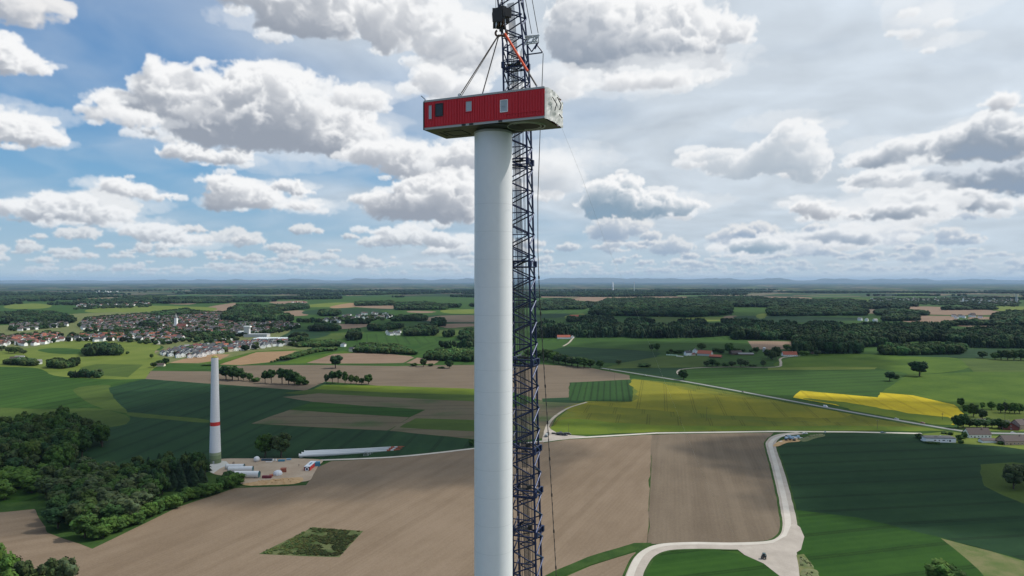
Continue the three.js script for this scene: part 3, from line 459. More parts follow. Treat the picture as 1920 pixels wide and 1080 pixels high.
// ---------------------------------------------------------------- the tower in front, its red housing, the crane
const V3 = (x, y, z) => new THREE.Vector3(x, y, z);
const noisyTex = (seed, n, base, amp, o = {}) => landTexture(seed, n, base.map((c) => c * (1 - amp)), base.map((c) => c * (1 + amp)), o);
const M = {
  white: new THREE.MeshPhysicalMaterial({ map: noisyTex(41, 256, [.80, .80, .81], .035, { patch: .7, grain: .12, clod: .1 }), roughness: 0.42, clearcoat: 0.15, clearcoatRoughness: 0.4 }),
  whiteDull: new THREE.MeshStandardMaterial({ map: noisyTex(42, 256, [.66, .66, .65], .07, { patch: .9, grain: .3 }), roughness: 0.6 }),
  seam: mat(.60, .61, .61, .6),
  red: new THREE.MeshStandardMaterial({ map: noisyTex(43, 256, [.60, .016, .024], .10, { patch: .8, grain: .3 }), roughness: 0.5 }),
  redSign: mat(.62, .035, .03, .5),
  greyTrim: mat(.42, .43, .43, .6), under: new THREE.MeshStandardMaterial({ map: noisyTex(44, 256, [.165, .148, .14], .2, { patch: 1, grain: .3 }), roughness: .8 }),
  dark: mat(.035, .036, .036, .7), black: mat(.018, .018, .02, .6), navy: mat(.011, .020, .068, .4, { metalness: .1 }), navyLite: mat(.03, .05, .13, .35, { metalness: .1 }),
  galv: mat(.48, .50, .51, .45, { metalness: .5 }), rope: mat(.06, .058, .055, .8), sling: mat(.115, .095, .08, .9), orange: mat(.72, .085, .018, .7), rust: mat(.13, .07, .045, .8),
  glassDark: mat(.05, .065, .065, .15), glassPale: mat(.42, .47, .50, .2), tarp: new THREE.MeshStandardMaterial({ map: noisyTex(45, 256, [.60, .60, .57], .12, { patch: 1.4, grain: .3 }), roughness: .55, side: THREE.DoubleSide }),
  grate: mat(.14, .145, .155, .7, { metalness: .3, transparent: true, opacity: .42, side: THREE.DoubleSide }),
  concrete: new THREE.MeshStandardMaterial({ map: noisyTex(46, 256, [.75, .745, .75], .06, { patch: 1, grain: .3 }), roughness: .8 }),
  teal: mat(.03, .19, .20, .5), flange: mat(.03, .13, .14, .5), blue: mat(.05, .22, .34, .6), tarpBlue: mat(.24, .36, .46, .7), wine: mat(.16, .02, .035, .7), orangeBox: mat(.42, .11, .045, .7), brick: mat(.30, .09, .05, .8),
};
const TOW = at(925, 527, 84.5).setY(0);
{
  const t = thing('wind_turbine_tower', 'tall white steel turbine tower in the centre under the red housing', 'turbine tower', TOW);
  const top = EYE + 18.0, prof = [], rAt = (y) => 2.29 + (top - y) * 0.00105 + Math.max(0, 60 - y) * 0.012;
  // sections with a shallow joint between, one mesh each
  const marks = [0, 14, 28, 42, 56, 70]; for (const py of [1076, 1029, 978, 926, 875, 824, 772, 731, 691, 640, 590, 538, 487, 436, 385]) marks.push(EYE + (527 - py) * 84.5 / 1300); marks.push(top);
  for (let i = 0; i + 1 < marks.length; i++) {
    const y0 = marks[i] + .012, y1 = marks[i + 1] - .012, g = new THREE.CylinderGeometry(rAt(y1), rAt(y0), y1 - y0, 96, 1, true).translate(0, (y0 + y1) / 2, 0), uv = g.attributes.uv;
    for (let k = 0; k < uv.count; k++) uv.setXY(k, uv.getX(k) * 3, uv.getY(k) * (y1 - y0) / 6 + i * .37);
    part('tower_section', g, M.white, t);
    part('weld_seam', new THREE.CylinderGeometry(rAt(y0) - .006, rAt(y0) - .006, .03, 96, 1, true).translate(0, y0 - .012, 0), M.seam, t);
  }
  part('top_flange', merge([new THREE.CylinderGeometry(2.33, 2.33, .16, 96, 1, true).translate(0, top - .10, 0), new THREE.TorusGeometry(2.31, .035, 8, 96).rotateX(Math.PI / 2).translate(0, top - .2, 0), new THREE.CylinderGeometry(2.05, 2.05, .5, 64, 1, true).translate(0, top + .15, 0)]), M.greyTrim, t);
}
// the red machine housing: local axes x along its long side (to the right), y up, z towards the viewer; origin at its lower left front corner
const HL = 15.5, HW = 5.6, HB = 18.3, H0R = 18.62, HT = 21.66;
const hLeft = at(795.4, 527, 84.24).setY(EYE), hRight = at(1020.5, 527, 78).setY(EYE), hTurn = Math.atan2(-(hRight.z - hLeft.z), hRight.x - hLeft.x);
const HOUSE = thing('turbine_housing', 'red ribbed machine housing hanging from orange and dark slings on top of the white tower', 'turbine housing', hLeft.clone().setY(EYE + HB), hTurn);
HOUSE.updateMatrixWorld(true);
const toHouse = (v) => HOUSE.worldToLocal(v.clone()), onFace = (x, y) => { const d = ray(x, y), o = toHouse(camera.position), p = toHouse(camera.position.clone().add(d)), q = p.sub(o); return o.addScaledVector(q, -o.z / q.z); };
{
  const L = hLeft.distanceTo(hRight), H = HT - HB, b0 = H0R - HB, h = H - b0;
  part('core', boxAt(L - .16, h - .1, HW - .3, L / 2, b0 + h / 2, -HW / 2), M.red, HOUSE);
  // cladding: panels of upright ribs
  const cuts = [0, 1.55, 2.75, 4.6, 6.3, 8.2, 9.4, 11.0, 12.45, L], wins = [[803, 811, 196, 225], [816.5, 831, 193, 219], [872.5, 886, 188, 211], [938, 952.5, 186.3, 211.3]].map(([x0, x1, y0, y1]) => { const a = onFace(x0, y1), b = onFace(x1, y0); return [a.x, b.x, a.y, b.y]; });
  for (let i = 0; i + 1 < cuts.length; i++) {
    const a = cuts[i] + .012, b = cuts[i + 1] - .012, list = [boxAt(b - a, h - .03, .06, (a + b) / 2, b0 + h / 2, -.04)], n = Math.round((b - a) / .34);
    for (let k = 0; k < n; k++) { const x = a + (k + .5) * (b - a) / n, w = wins.find(([u0, u1]) => x > u0 - .12 && x < u1 + .12); if (!w) list.push(boxAt(.15, h - .24, .10, x, b0 + h / 2, .015)); else { if (w[2] - b0 > .3) list.push(boxAt(.17, w[2] - b0 - .22, .05, x, b0 + .06 + (w[2] - b0) / 2 - .05, .012)); if (b0 + h - w[3] > .35) list.push(boxAt(.17, b0 + h - w[3] - .25, .05, x, (w[3] + b0 + h) / 2, .012)); } }
    part('cladding_panel', merge(list), M.red, HOUSE);
    part('cladding_panel', boxAt(b - a, h - .03, .06, (a + b) / 2, b0 + h / 2, -HW + .04), M.red, HOUSE);
  }
  part('end_panel', boxAt(.07, h - .03, HW - .1, .02, b0 + h / 2, -HW / 2), M.red, HOUSE);
  part('corner_post', boxAt(.14, H, .14, .0, H / 2, .03), M.dark, HOUSE);
  part('sill_beam', merge([boxAt(L - .1, .05, .09, L * .5, b0 - .03, .05), boxAt(4.5, .04, .08, L - 2.4, b0 + .55, .05)]), M.red, HOUSE);
  part('base_rail', merge([boxAt(L + .1, b0 - .06, .22, L / 2, b0 / 2 - .03, -.06), boxAt(.22, b0 - .06, HW - .4, .06, b0 / 2 - .03, -HW / 2), boxAt(L + .1, b0 - .06, .22, L / 2, b0 / 2 - .03, -HW + .06)]), M.greyTrim, HOUSE);
  for (const [x, w] of [[5.45, .5], [6.45, .5], [10.2, .45]]) part('rail_bracket', boxAt(w, .2, .1, x, b0 / 2 - .03, .08), M.dark, HOUSE);
  part('roof', merge([boxAt(L + .1, .08, HW + .06, L / 2, H + .04, -HW / 2), boxAt(L + .1, .16, .07, L / 2, H + .06, .02)]), M.greyTrim, HOUSE);
  part('roof_gutter', barGeo(V3(0, H + .17, .03), V3(L, H + .17, .03), .04), M.galv, HOUSE);
  // windows: frame, pane, muntins
  wins.forEach(([a, b, c, d], i) => {
    const w = b - a, hh = d - c, cx = (a + b) / 2, cy = (c + d) / 2, fr = part('window', merge([boxAt(w, .08, .09, cx, d - .04, .045), boxAt(w, .08, .09, cx, c + .04, .045), boxAt(.08, hh - .16, .09, a + .04, cy, .045), boxAt(.08, hh - .16, .09, b - .04, cy, .045)]), i === 3 ? mat(.82, .82, .82, .5) : i === 1 ? M.dark : M.red, HOUSE, ['tall narrow pale window', 'dark louvred window', 'pale window', 'window in a white frame'][i]);
    part('pane', boxAt(w - .16, hh - .16, .03, cx, cy, .02), i === 1 ? M.glassDark : M.glassPale, fr);
    if (i === 1) for (let k = 0; k < 7; k++) part('louvre', boxAt(w - .2, .03, .05, cx, c + .2 + k * (hh - .35) / 6, .05), M.dark, fr);
    if (i === 3) { part('muntin', boxAt(w - .16, .04, .05, cx, cy, .05), M.galv, fr); part('muntin', boxAt(.03, hh - .16, .05, cx, cy, .052), M.galv, fr); }
  });
  // underside with a hatch and the round opening
  const u = part('underside', boxAt(L - .06, .05, HW - .06, L / 2, .0, -HW / 2), M.under, HOUSE);
  const hx = 3.0, hz = -2.9; part('hatch', merge([boxAt(2.6, .07, .1, hx, -.05, hz - 1.3), boxAt(2.6, .07, .1, hx, -.05, hz + 1.3), boxAt(.1, .07, 2.5, hx - 1.25, -.05, hz), boxAt(.1, .07, 2.5, hx + 1.25, -.05, hz), boxAt(.3, .06, 1.9, hx - 1.9, -.05, hz)]), M.dark, u);
  const o = V3(12.3, -.05, -2.7); part('round_opening', merge([new THREE.TorusGeometry(2.2, .10, 10, 64).rotateX(Math.PI / 2).translate(o.x, o.y, o.z), new THREE.TorusGeometry(1.75, .07, 8, 64).rotateX(Math.PI / 2).translate(o.x, o.y, o.z), ...[0, 1, 2, 3, 4, 5].map((k) => { const a = k * Math.PI / 3 + .2; return barGeo(V3(o.x + Math.cos(a) * 1.75, o.y, o.z + Math.sin(a) * 1.75), V3(o.x + Math.cos(a) * 2.2, o.y, o.z + Math.sin(a) * 2.2), .06); })]), M.greyTrim, u);
  part('opening_disc', new THREE.CylinderGeometry(2.15, 2.15, .04, 64).translate(o.x, -.035, o.z), M.black, u);
  part('yaw_ring', new THREE.CylinderGeometry(2.6, 2.9, .12, 64).translate(8.9, -.07, -2.8), M.dark, u);
  // the torn white cover over the open right end
  const nx = 26, ny = 18, pos = [], idx = [];
  for (let j = 0; j <= ny; j++) for (let i = 0; i <= nx; i++) { const s = i / nx, v = j / ny, z = -HW * s, y = -.05 + (H + .15) * v - .25 * smooth(.6, 1, s) * smooth(.5, 1, v) * 2.4, puff = .28 * Math.sin(Math.PI * clamp(s * .96 + .02)) * (0.6 + .4 * Math.sin(Math.PI * v)), fold = .26 * noise(s * 4 + 2, v * 2.6) + .34 * Math.abs(noise(s * 9, v * 8 + 4)) + .04 * noise(s * 19, v * 17); pos.push(L + .05 + (s < .02 ? 0 : puff + fold * smooth(0, .14, s) + .1), y + .08 * noise(s * 7, v * 5 + 8), z); if (i && j) { const q = j * (nx + 1) + i, p = q - nx - 1; idx.push(p - 1, q, p, p - 1, q - 1, q); } }
  const g = new THREE.BufferGeometry(); g.setAttribute('position', new THREE.Float32BufferAttribute(pos, 3)); g.setAttribute('uv', new THREE.Float32BufferAttribute(pos.flatMap((_, k) => k % 3 ? [] : [pos[k + 2] / 3, pos[k + 1] / 3]), 2)); g.setIndex(idx); g.computeVertexNormals();
  const cov = part('cover_sheet', g, M.tarp, HOUSE, 'crumpled white cover over the right end of the housing');
  const ropes = ([[[L + .5, 2.6, -1.2], [L + .85, 1.9, -1.7], [L + .7, 1.1, -1.5]], [[L + .6, 2.9, -2.6], [L + .9, 2.1, -3.1], [L + .75, 1.5, -3.0]], [[L + .7, 1.0, -3.0], [L + .85, .7, -3.6]]]); ropes.forEach((l) => part('cover_rope', merge(l.slice(1).map((p, k) => barGeo(V3(...l[k]), V3(...p), .06, 5))), M.dark, cov));
  part('antenna', merge([barGeo(V3(.15, H, -.1), V3(.1, H + .35, -.1), .04), barGeo(V3(.1, H + .35, -.1), V3(-.45, H + .85, -.1), .045)]), M.dark, HOUSE);
  for (const [x, z] of [[4.75, -.3], [4.9, -HW + .4], [14.55, -.35], [14.6, -HW + .4]]) part('lifting_eye', merge([boxAt(.7, .12, .4, x, H + .14, z), boxAt(.18, .3, .18, x, H + .3, z)]), M.galv, HOUSE);
}
const houseTop = (x, z) => HOUSE.localToWorld(V3(x, HT - HB + .4, z));
// hook, block and slings
const HOOK = at(940, 66, 86.5);
{
  const t = thing('hook_block', 'black heavy crane hook block with brown hook above the slings', 'hook block', HOOK);
  t.scale.setScalar(.88);
  for (let k = 0; k < 6; k++) { const z = -1.0 + k * .4; part('sheave_plate', new THREE.CylinderGeometry(.95, .95, .22, 24).rotateX(Math.PI / 2).translate(-.35, 2.55, z), k % 2 ? M.black : M.dark, t); }
  part('cheek_plate', merge([boxAt(1.35, 1.9, .14, -.55, 2.35, 1.3), boxAt(1.35, 1.9, .14, -.55, 2.35, -1.3), boxAt(1.3, 1.25, .5, .75, 2.9, .75, .35), boxAt(1.2, 1.5, .5, .5, 2.75, -.6, .3), boxAt(.9, .5, .8, .2, 3.65, .2, .3), boxAt(.5, .5, 2.4, 0, 3.3, 0)]), M.black, t);
  for (let k = 0; k < 5; k++) part('weight_plate', boxAt(.1, .75, 1.5, -.7 + k * .3, 1.45 + .05 * (k % 2), .35, .1), k % 2 ? M.rust : M.galv, t);
  part('swivel', merge([cylAt(.28, .34, .75, 0, .55, 0, 16), boxAt(1.2, .45, .5, 0, 1.15, 0)]), M.black, t);
  const hk = []; for (const s of [-1, 1]) hk.push(new THREE.TorusGeometry(.42, .15, 10, 20, Math.PI * 1.15).rotateZ(Math.PI * (s > 0 ? .85 + .35 : .0 + 1.0 - .35)).translate(s * .40, .28, 0));
  part('hook', merge(hk), M.rust, t);
}
function slingThing(name, label, pts, r, m, seg = 8) { const t = thing(name, label, 'sling', pts[0]); const c = pts.map((p) => p.clone().sub(pts[0])); part('strap', merge(c.slice(1).map((p, i) => barGeo(c[i], p, r, seg))), m, t); return t; }
{
  const lug = (x, z) => houseTop(x, z), hp = HOOK.clone().add(V3(-.35, .05, 0)), hp2 = HOOK.clone().add(V3(.45, .1, .2));
  const a = slingThing('lifting_sling', 'dark sling from the hook down to the left front roof eye', [hp, lug(4.75, -.3)], .07, M.sling);
  part('shackle', new THREE.TorusGeometry(.2, .06, 8, 16).translate(...lug(4.75, -.3).sub(hp).toArray()), M.galv, a);
  part('strand', barGeo(V3(.1, 0, .1), lug(4.95, -.4).sub(hp), .045), M.sling, a);
  slingThing('lifting_sling', 'steeper dark sling from the hook down to the rear roof eye', [hp.clone().add(V3(.05, 0, -.1)), lug(4.9, -HW + .4)], .075, M.sling);
  const e = lug(14.55, -.35), mid = hp2.clone().lerp(e, .735), o = slingThing('lifting_sling', 'bright orange sling running from the hook to the right end of the roof', [hp2, mid], .15, M.orange);
  part('lower_strap', barGeo(mid.clone().sub(hp2), e.clone().sub(hp2), .10), M.sling, o);
}
// the crane: a lattice boom of four chords, laced on all sides, from the ground up to its head above the picture
{
  const B0 = at(963, 1080, 105), B1 = at(941, 0, 106), axis = B1.clone().sub(B0), g0 = B0.clone().addScaledVector(axis, -B0.y / axis.y), AL = 20 * D2R;
  const u = V3(Math.cos(AL), 0, Math.sin(AL)), n = V3(Math.sin(AL), 0, -Math.cos(AL)), W0 = 3.75, N0 = 3.3;
  const t = thing('crawler_crane', 'dark blue lattice boom crane behind the white tower', 'crane', g0);
  const HEADY = EYE + (527 - 78) * 105 / 1300, sAt = (y) => (y - B0.y) / axis.y, k = (s) => s < 0 ? 1 : s < .93 ? 1 - .05 * s - .09 * smooth(.8, .93, s) : Math.min(1, .86 + (s - .93) * 2), kn = (s) => 1 - .36 * clamp(s / .8);
  const corner = (y, i, j) => { const s = sAt(y); return B0.clone().addScaledVector(axis, s).addScaledVector(u, W0 * k(s) * i - .10 * Math.max(0, y - HEADY)).addScaledVector(n, N0 * kn(s) * j).sub(g0); };
  const TOP = EYE + 78, CH = [[0, 0], [1, 0], [1, 1], [0, 1]], rC = .175, rD = .105;
  for (const [i, j] of CH) { barPart('chord', corner(0, i, j), corner(HEADY - 7, i, j), rC, M.navy, t); barPart('chord', corner(HEADY - 7, i, j), corner(HEADY, i, j), rC, M.navy, t); barPart('jib_chord', corner(HEADY, i, j), corner(TOP, i, j), rC * .85, M.navy, t); }
  const joints = [1080 + 150, 1000, 925, 845, 680, 495, 303, 120, -60].map((py) => EYE + (527 - py) * 105 / 1300);
  // lacing: every brace in view is a bar of its own; those below and above the picture are joined
  const spare = [];
  const brace = (a, b, y, r, m) => { if (y > 98 && y < EYE + 46) barPart('brace', a, b, r, m, t); else spare.push(barGeo(a, b, r, 5)); };
  let y = 1, q = 0;
  while (y < TOP - 3) {
    const pitch = 1.66, y2 = y + pitch;
    for (let f = 0; f < 4; f++) {
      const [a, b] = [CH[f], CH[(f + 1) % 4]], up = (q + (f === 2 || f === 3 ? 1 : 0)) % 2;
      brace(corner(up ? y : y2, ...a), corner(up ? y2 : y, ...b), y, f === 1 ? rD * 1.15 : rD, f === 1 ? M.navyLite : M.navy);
    }
    if (q % 2 === 0) brace(corner(y, 0, 0), corner(y, 1, 0), y, rD * .8, M.navy);
    y = y2; q++;
  }
  part('hidden_lacing', merge(spare), M.navy, t); 
  for (const jy of joints) {                                         // pin joints between the boom sections
    const list = [];
    for (const dy of [-.45, .45]) for (let f = 0; f < 4; f++) { const a = CH[f], b = CH[(f + 1) % 4]; list.push(barGeo(corner(jy + dy, ...a), corner(jy + dy, ...b), .11, 6)); }
    for (const c of CH) { const p = corner(jy, ...c); list.push(boxAt(.5, .9, .5, p.x, p.y, p.z, -AL)); }
    list.push(barGeo(corner(jy - .45, 0, 0), corner(jy - .45, 1, 1), .08, 6));
    part('section_joint', merge(list), M.navy, t);
    const p = corner(jy + .2, .35, .5); part('platform', merge([boxAt(1.5, .08, 1.2, p.x, p.y, p.z, -AL), boxAt(.6, .6, .5, p.x + .9, p.y + .3, p.z)]), M.dark, t);
  }
  // walkway of mesh panels inside the boom, cables, ladder rungs
  const len = 9; for (let yy = 4; yy < TOP - len; yy += len) { const a = corner(yy + .3, .42, .62), b = corner(yy + len - .3, .42, .62), d = b.clone().sub(a), g = new THREE.BoxGeometry(1.15, d.length(), .03); const o = part('walkway_panel', g, M.grate, t); o.position.copy(a).add(b).multiplyScalar(.5); o.quaternion.setFromUnitVectors(YUP, d.normalize()); o.rotateY(-AL); }
  for (const [i, j] of [[.2, .5], [.28, .5], [.40, .45], [.56, .6], [.70, .7], [.85, .3]]) barPart('hoist_rope', corner(2, i, j), corner(HEADY - 1, i, j), .045, M.rope, t);
  // bright galvanised pieces that the sun picks out
  const list = []; for (const [py, i0] of [[150, .15], [163, .1], [157, .5], [672, 0], [690, .1]]) { const yy = EYE + (527 - py) * 105 / 1300; list.push(barGeo(corner(yy, i0, .15), corner(yy + (py < 300 ? 1.2 : .5), i0 + .5, .1), .07), barGeo(corner(yy - .5, i0 + .05, .3), corner(yy + .9, i0 + .45, .7), .06)); }
  for (let yy = EYE + 28.5; yy < EYE + 38; yy += .9) list.push(barGeo(corner(yy, .25, .35), corner(yy + .55, .55, .35), .045), barGeo(corner(yy, .55, .35), corner(yy + .55, .25, .6), .045));
  part('ladder_frame', merge(list), M.galv, t);
  // spreader on the right side of the boom with its pendants
  const S = (x, yy, d = 104) => at(x, yy, d).sub(g0);
  part('spreader_frame', merge([[[984, 68], [1011, 66]], [[984, 83], [1009, 80]], [[984, 74], [1006, 68]], [[990, 84], [1011, 66]], [[1000, 82], [1010, 67]], [[984, 83], [996, 68]], [[996, 82], [1002, 67]]].map(([a, b]) => barGeo(S(...a), S(...b), .09, 6)).concat([[[984, 70], [1010, 69]], [[984, 80], [1008, 77]]].map(([a, b]) => barGeo(S(...a, 104.3), S(...b, 104.3), .09, 6)))), M.galv, t);
  part('spreader_strut', merge([[[987, 102.5], [1017, 98.5]], [[1005, 82], [1017.5, 98]], [[988, 84], [997, 97]], [[997, 97], [1006, 83]], [[1009, 80], [1003, 92]]].map(([a, b]) => barGeo(S(...a), S(...b), .10, 6))), M.navy, t);
  for (const [a, b] of [[[978, -40], [997, 63]], [[987, -60], [1009, 62]], [[1009, 64], [1010, 80]]]) barPart('pendant_rope', S(...a), S(...b), .055, M.rope, t);
  const rp = [[1018.5, 100], [1016, 168], [1012.8, 245], [1008.5, 370], [1008.5, 470], [1011.8, 560], [1018, 660], [1027, 800], [1034.5, 930], [1043, 1080], [1049, 1200]];
  rp.slice(1).forEach((p, i) => barPart('pendant_rope', S(...rp[i]), S(...p), .06, M.rope, t));
  const knots = []; for (let i = 0; i < 40; i++) { const yy = 520 + i * 17, s = rp.findIndex((p) => p[1] > yy), a = rp[s - 1], b = rp[s], f = (yy - a[1]) / (b[1] - a[1]), x = lerp(a[0], b[0], f); knots.push(barGeo(S(x, yy - 3), S(lerp(a[0], b[0], f + 6 / (b[1] - a[1])), yy + 3), i % 4 ? .08 : .13, 6)); }
  part('rope_collars', merge(knots), M.black, t); tag(t.children[t.children.length - 1], null, null, null, 'stuff');
  // jib at the head, above the picture, that carries the hook
  const tip = HOOK.clone().setY(EYE + 80).sub(g0), heads = CH.map((c) => corner(TOP, ...c));
  part('jib', merge(heads.map((h) => barGeo(h, tip, .14, 6))), M.navy, t);
  for (const dx of [-.5, -.15, .2, .55]) barPart('hoist_rope', HOOK.clone().add(V3(dx - .2, 3.3, dx * .6)).sub(g0), tip.clone().add(V3(dx * .4, 0, dx * .3)), .035, M.rope, t);
  // crawler base on the ground
  part('undercarriage', merge([boxAt(10, 1.6, 1.6, 2, .8, 4), boxAt(10, 1.6, 1.6, 2, .8, -6), boxAt(5, 1, 9, 2, 1.6, -1)]), M.dark, t);
  part('machine_deck', merge([boxAt(13, 2.6, 4, -4, 3.4, -1), boxAt(3, 2.8, 4.5, -9, 3.6, -1)]), M.navyLite, t);
}
{ // thin guide line from the housing down to the right
  const a = at(1046, 222, 82), pts = [[1046, 222, 82], [1090, 330, 92], [1130, 440, 108], [1182, 558, 130], [1240, 700, 165], [1285, 810, 205], [1330, 915, 260], [1392, 1032, 385]].map(([x, y, d]) => at(x, y, d).sub(a)); pts[pts.length - 1].y = .4 - a.y;
  const t = thing('guide_rope', 'thin pale guide rope slanting from the red housing to the gravel yard', 'rope', a), c = new THREE.CatmullRomCurve3(pts);
  part('line', new THREE.TubeGeometry(c, 60, .010, 5), mat(.40, .42, .40, .8), t);
}

// ---------------------------------------------------------------- the second tower and the building site round it
{
  const b = gp(403.5, 868.5), t = thing('concrete_tower', 'unfinished white concrete tower with a red band and green foot', 'turbine tower', b);
  const ht = EYE - (657 - 527) / 1300 * b.length(), rA = (y) => { const s = y / ht; return lerp(4.75, 2.72, s) - .25 * Math.sin(Math.PI * s); };
  const yOf = (py) => (868.5 - py) / (868.5 - 657) * ht, rings = [[0, yOf(858), mat(.15, .19, .10, .8)], [yOf(858), yOf(851), mat(.20, .26, .13, .8)], [yOf(851), yOf(846), mat(.30, .35, .22, .8)], [yOf(846), yOf(793.5), M.concrete], [yOf(793.5), yOf(786), M.redSign], [yOf(786), ht - 1, M.concrete]];
  for (const [y0, y1, m] of rings) { const n = m === M.concrete ? Math.max(1, Math.round((y1 - y0) / 3.8)) : 1; for (let k = 0; k < n; k++) { const a = lerp(y0, y1, k / n), c = lerp(y0, y1, (k + 1) / n) - .03; part('concrete_ring', new THREE.CylinderGeometry(rA(c), rA(a), c - a, 48, 1, true).translate(0, (a + c) / 2, 0), m, t, m === M.redSign ? 'red warning band' : m === M.concrete ? undefined : 'green painted ring'); } }
  part('inner_wall', new THREE.CylinderGeometry(2.4, 4.4, ht - 1, 40, 1, true).translate(0, ht / 2, 0), M.concrete, t);
  part('head_adapter', merge([cylAt(2.72, 2.72, .5, 0, ht - 1, 0, 40), cylAt(2.3, 1.2, 1.1, 0, ht - .5, 0, 32)]), mat(.42, .36, .08, .7), t);
  part('door', boxAt(1.3, 2.6, .3, .6, 1.6, rA(1) - .05), M.greyTrim, t);
}
function lying(name, label, px0, px1, R, mEnd, group) {               // a steel tube section lying on the pad
  const a = gp(...px0), b = gp(...px1), d = b.clone().sub(a), len = d.length(), t = thing(name, label, 'tower section', a, Math.atan2(-d.z, d.x), group);
  part('shell', merge([new THREE.CylinderGeometry(R, R, len, 48, 1, true).rotateZ(Math.PI / 2).translate(len / 2, R + .35, 0), new THREE.CylinderGeometry(R - .06, R - .06, len, 48, 1, true).rotateZ(Math.PI / 2).translate(len / 2, R + .35, 0)]), M.whiteDull, t);
  part('end_flange', merge([0.05, len - .05].map((x) => new THREE.TorusGeometry(R - .05, .14, 8, 48).rotateY(Math.PI / 2).translate(x, R + .35, 0))), mEnd, t);
  part('end_cover', merge([new THREE.CylinderGeometry(R - .1, R - .1, .06, 40).rotateZ(Math.PI / 2).translate(len - .4, R + .35, 0), new THREE.CylinderGeometry(R - .1, R - .1, .06, 40).rotateZ(Math.PI / 2).translate(.4, R + .35, 0)]), mEnd, t);
  for (const x of [len * .15, len * .85]) part('cradle', boxAt(.8, .9, R * 1.5, x, .45, 0), M.dark, t);
  return t;
}
lying('tower_tube', 'nearest and thickest white tower tube lying beside the sand bank', [438, 896.5], [486.5, 896.5], 2.55, M.flange);
lying('tower_tube', 'middle white tower tube lying between the other two', [428, 886], [474.5, 885], 2.15, M.flange);
lying('tower_tube', 'farthest and thinnest white tower tube on the pad', [424, 880.5], [458, 880], 2.0, M.flange);
{ // three rotor blades side by side on stands
  const a0 = gp(561, 858.5), b0 = gp(751, 852), d = b0.clone().sub(a0), len = d.length();
  const names = ['front', 'middle', 'rear'];
  for (let i = 0; i < 3; i++) {
    const o = a0.clone().add(V3(i * 1.0, 0, -i * 4.2)), t = thing('rotor_blade', ['nearest long white rotor blade with red tip bands lying on a stand', 'middle long white rotor blade between two others', 'rear long white rotor blade behind two others'][i], 'rotor blade', o, Math.atan2(-d.z, d.x));
    const st = [0, .02, .05, .1, .16, .24, .34, .46, .58, .70, .79, .862, .90, .93, .965, .99, 1], chord = [1.4, 1.4, 1.4, 1.5, 1.6, 1.5, 1.3, 1.1, .95, .82, .72, .64, .58, .52, .42, .3, .12], thick = [1.4, 1.4, 1.35, 1.1, .85, .66, .5, .38, .3, .25, .2, .17, .15, .13, .11, .08, .03], seg = 20;
    const loft = (k0, k1) => { const p = [], idx = []; for (let k = k0; k <= k1; k++) for (let s = 0; s <= seg; s++) { const th = s / seg * 2 * Math.PI, x = st[k] * len, lift = 1.9 + 2.4 * Math.sin(Math.PI * Math.min(1, st[k] * .9) * .5) * st[k] + .35 * i; p.push(x, lift + Math.sin(th) * chord[k] * (1 - .15 * Math.cos(th)), Math.cos(th) * thick[k]); if (k > k0 && s) { const q = (k - k0) * (seg + 1) + s, r = q - seg - 1; idx.push(r - 1, q, r, r - 1, q - 1, q); } } const g = new THREE.BufferGeometry(); g.setAttribute('position', new THREE.Float32BufferAttribute(p, 3)); g.setIndex(idx); g.computeVertexNormals(); return g; };
    const wm = mat(.66, .67, .67, .45, { side: THREE.DoubleSide }), rm = mat(.40, .09, .05, .5, { side: THREE.DoubleSide });
    part('blade_root', new THREE.CylinderGeometry(1.42, 1.42, .5, 32).rotateZ(Math.PI / 2).translate(.05, 2.3 + .35 * i, 0), M.whiteDull, t);
    part('blade_shell', merge([loft(0, 11)]), wm, t); part('red_band', loft(11, 12), rm, t, 'red band near the blade tip'); part('tip_shell', loft(12, 13), wm, t); part('red_band', loft(13, 16), rm, t, 'red blade tip');
    part('stand', merge([boxAt(2.2, .8, 2.4, len * .02, .5, 0), ...[-1, 1].flatMap((s) => [barGeo(V3(len * .655 + s * 2.2, 0, 1.2), V3(len * .655 + s * .6, 3.6, .3), .14), barGeo(V3(len * .655 + s * 2.2, 0, -1.2), V3(len * .655 + s * .6, 3.6, -.3), .14)]), boxAt(2.6, .25, 1.6, len * .655, 3.5, 0), boxAt(4.6, .25, .3, len * .655, .3, 1.2)]), M.greyTrim, t);
  }
}
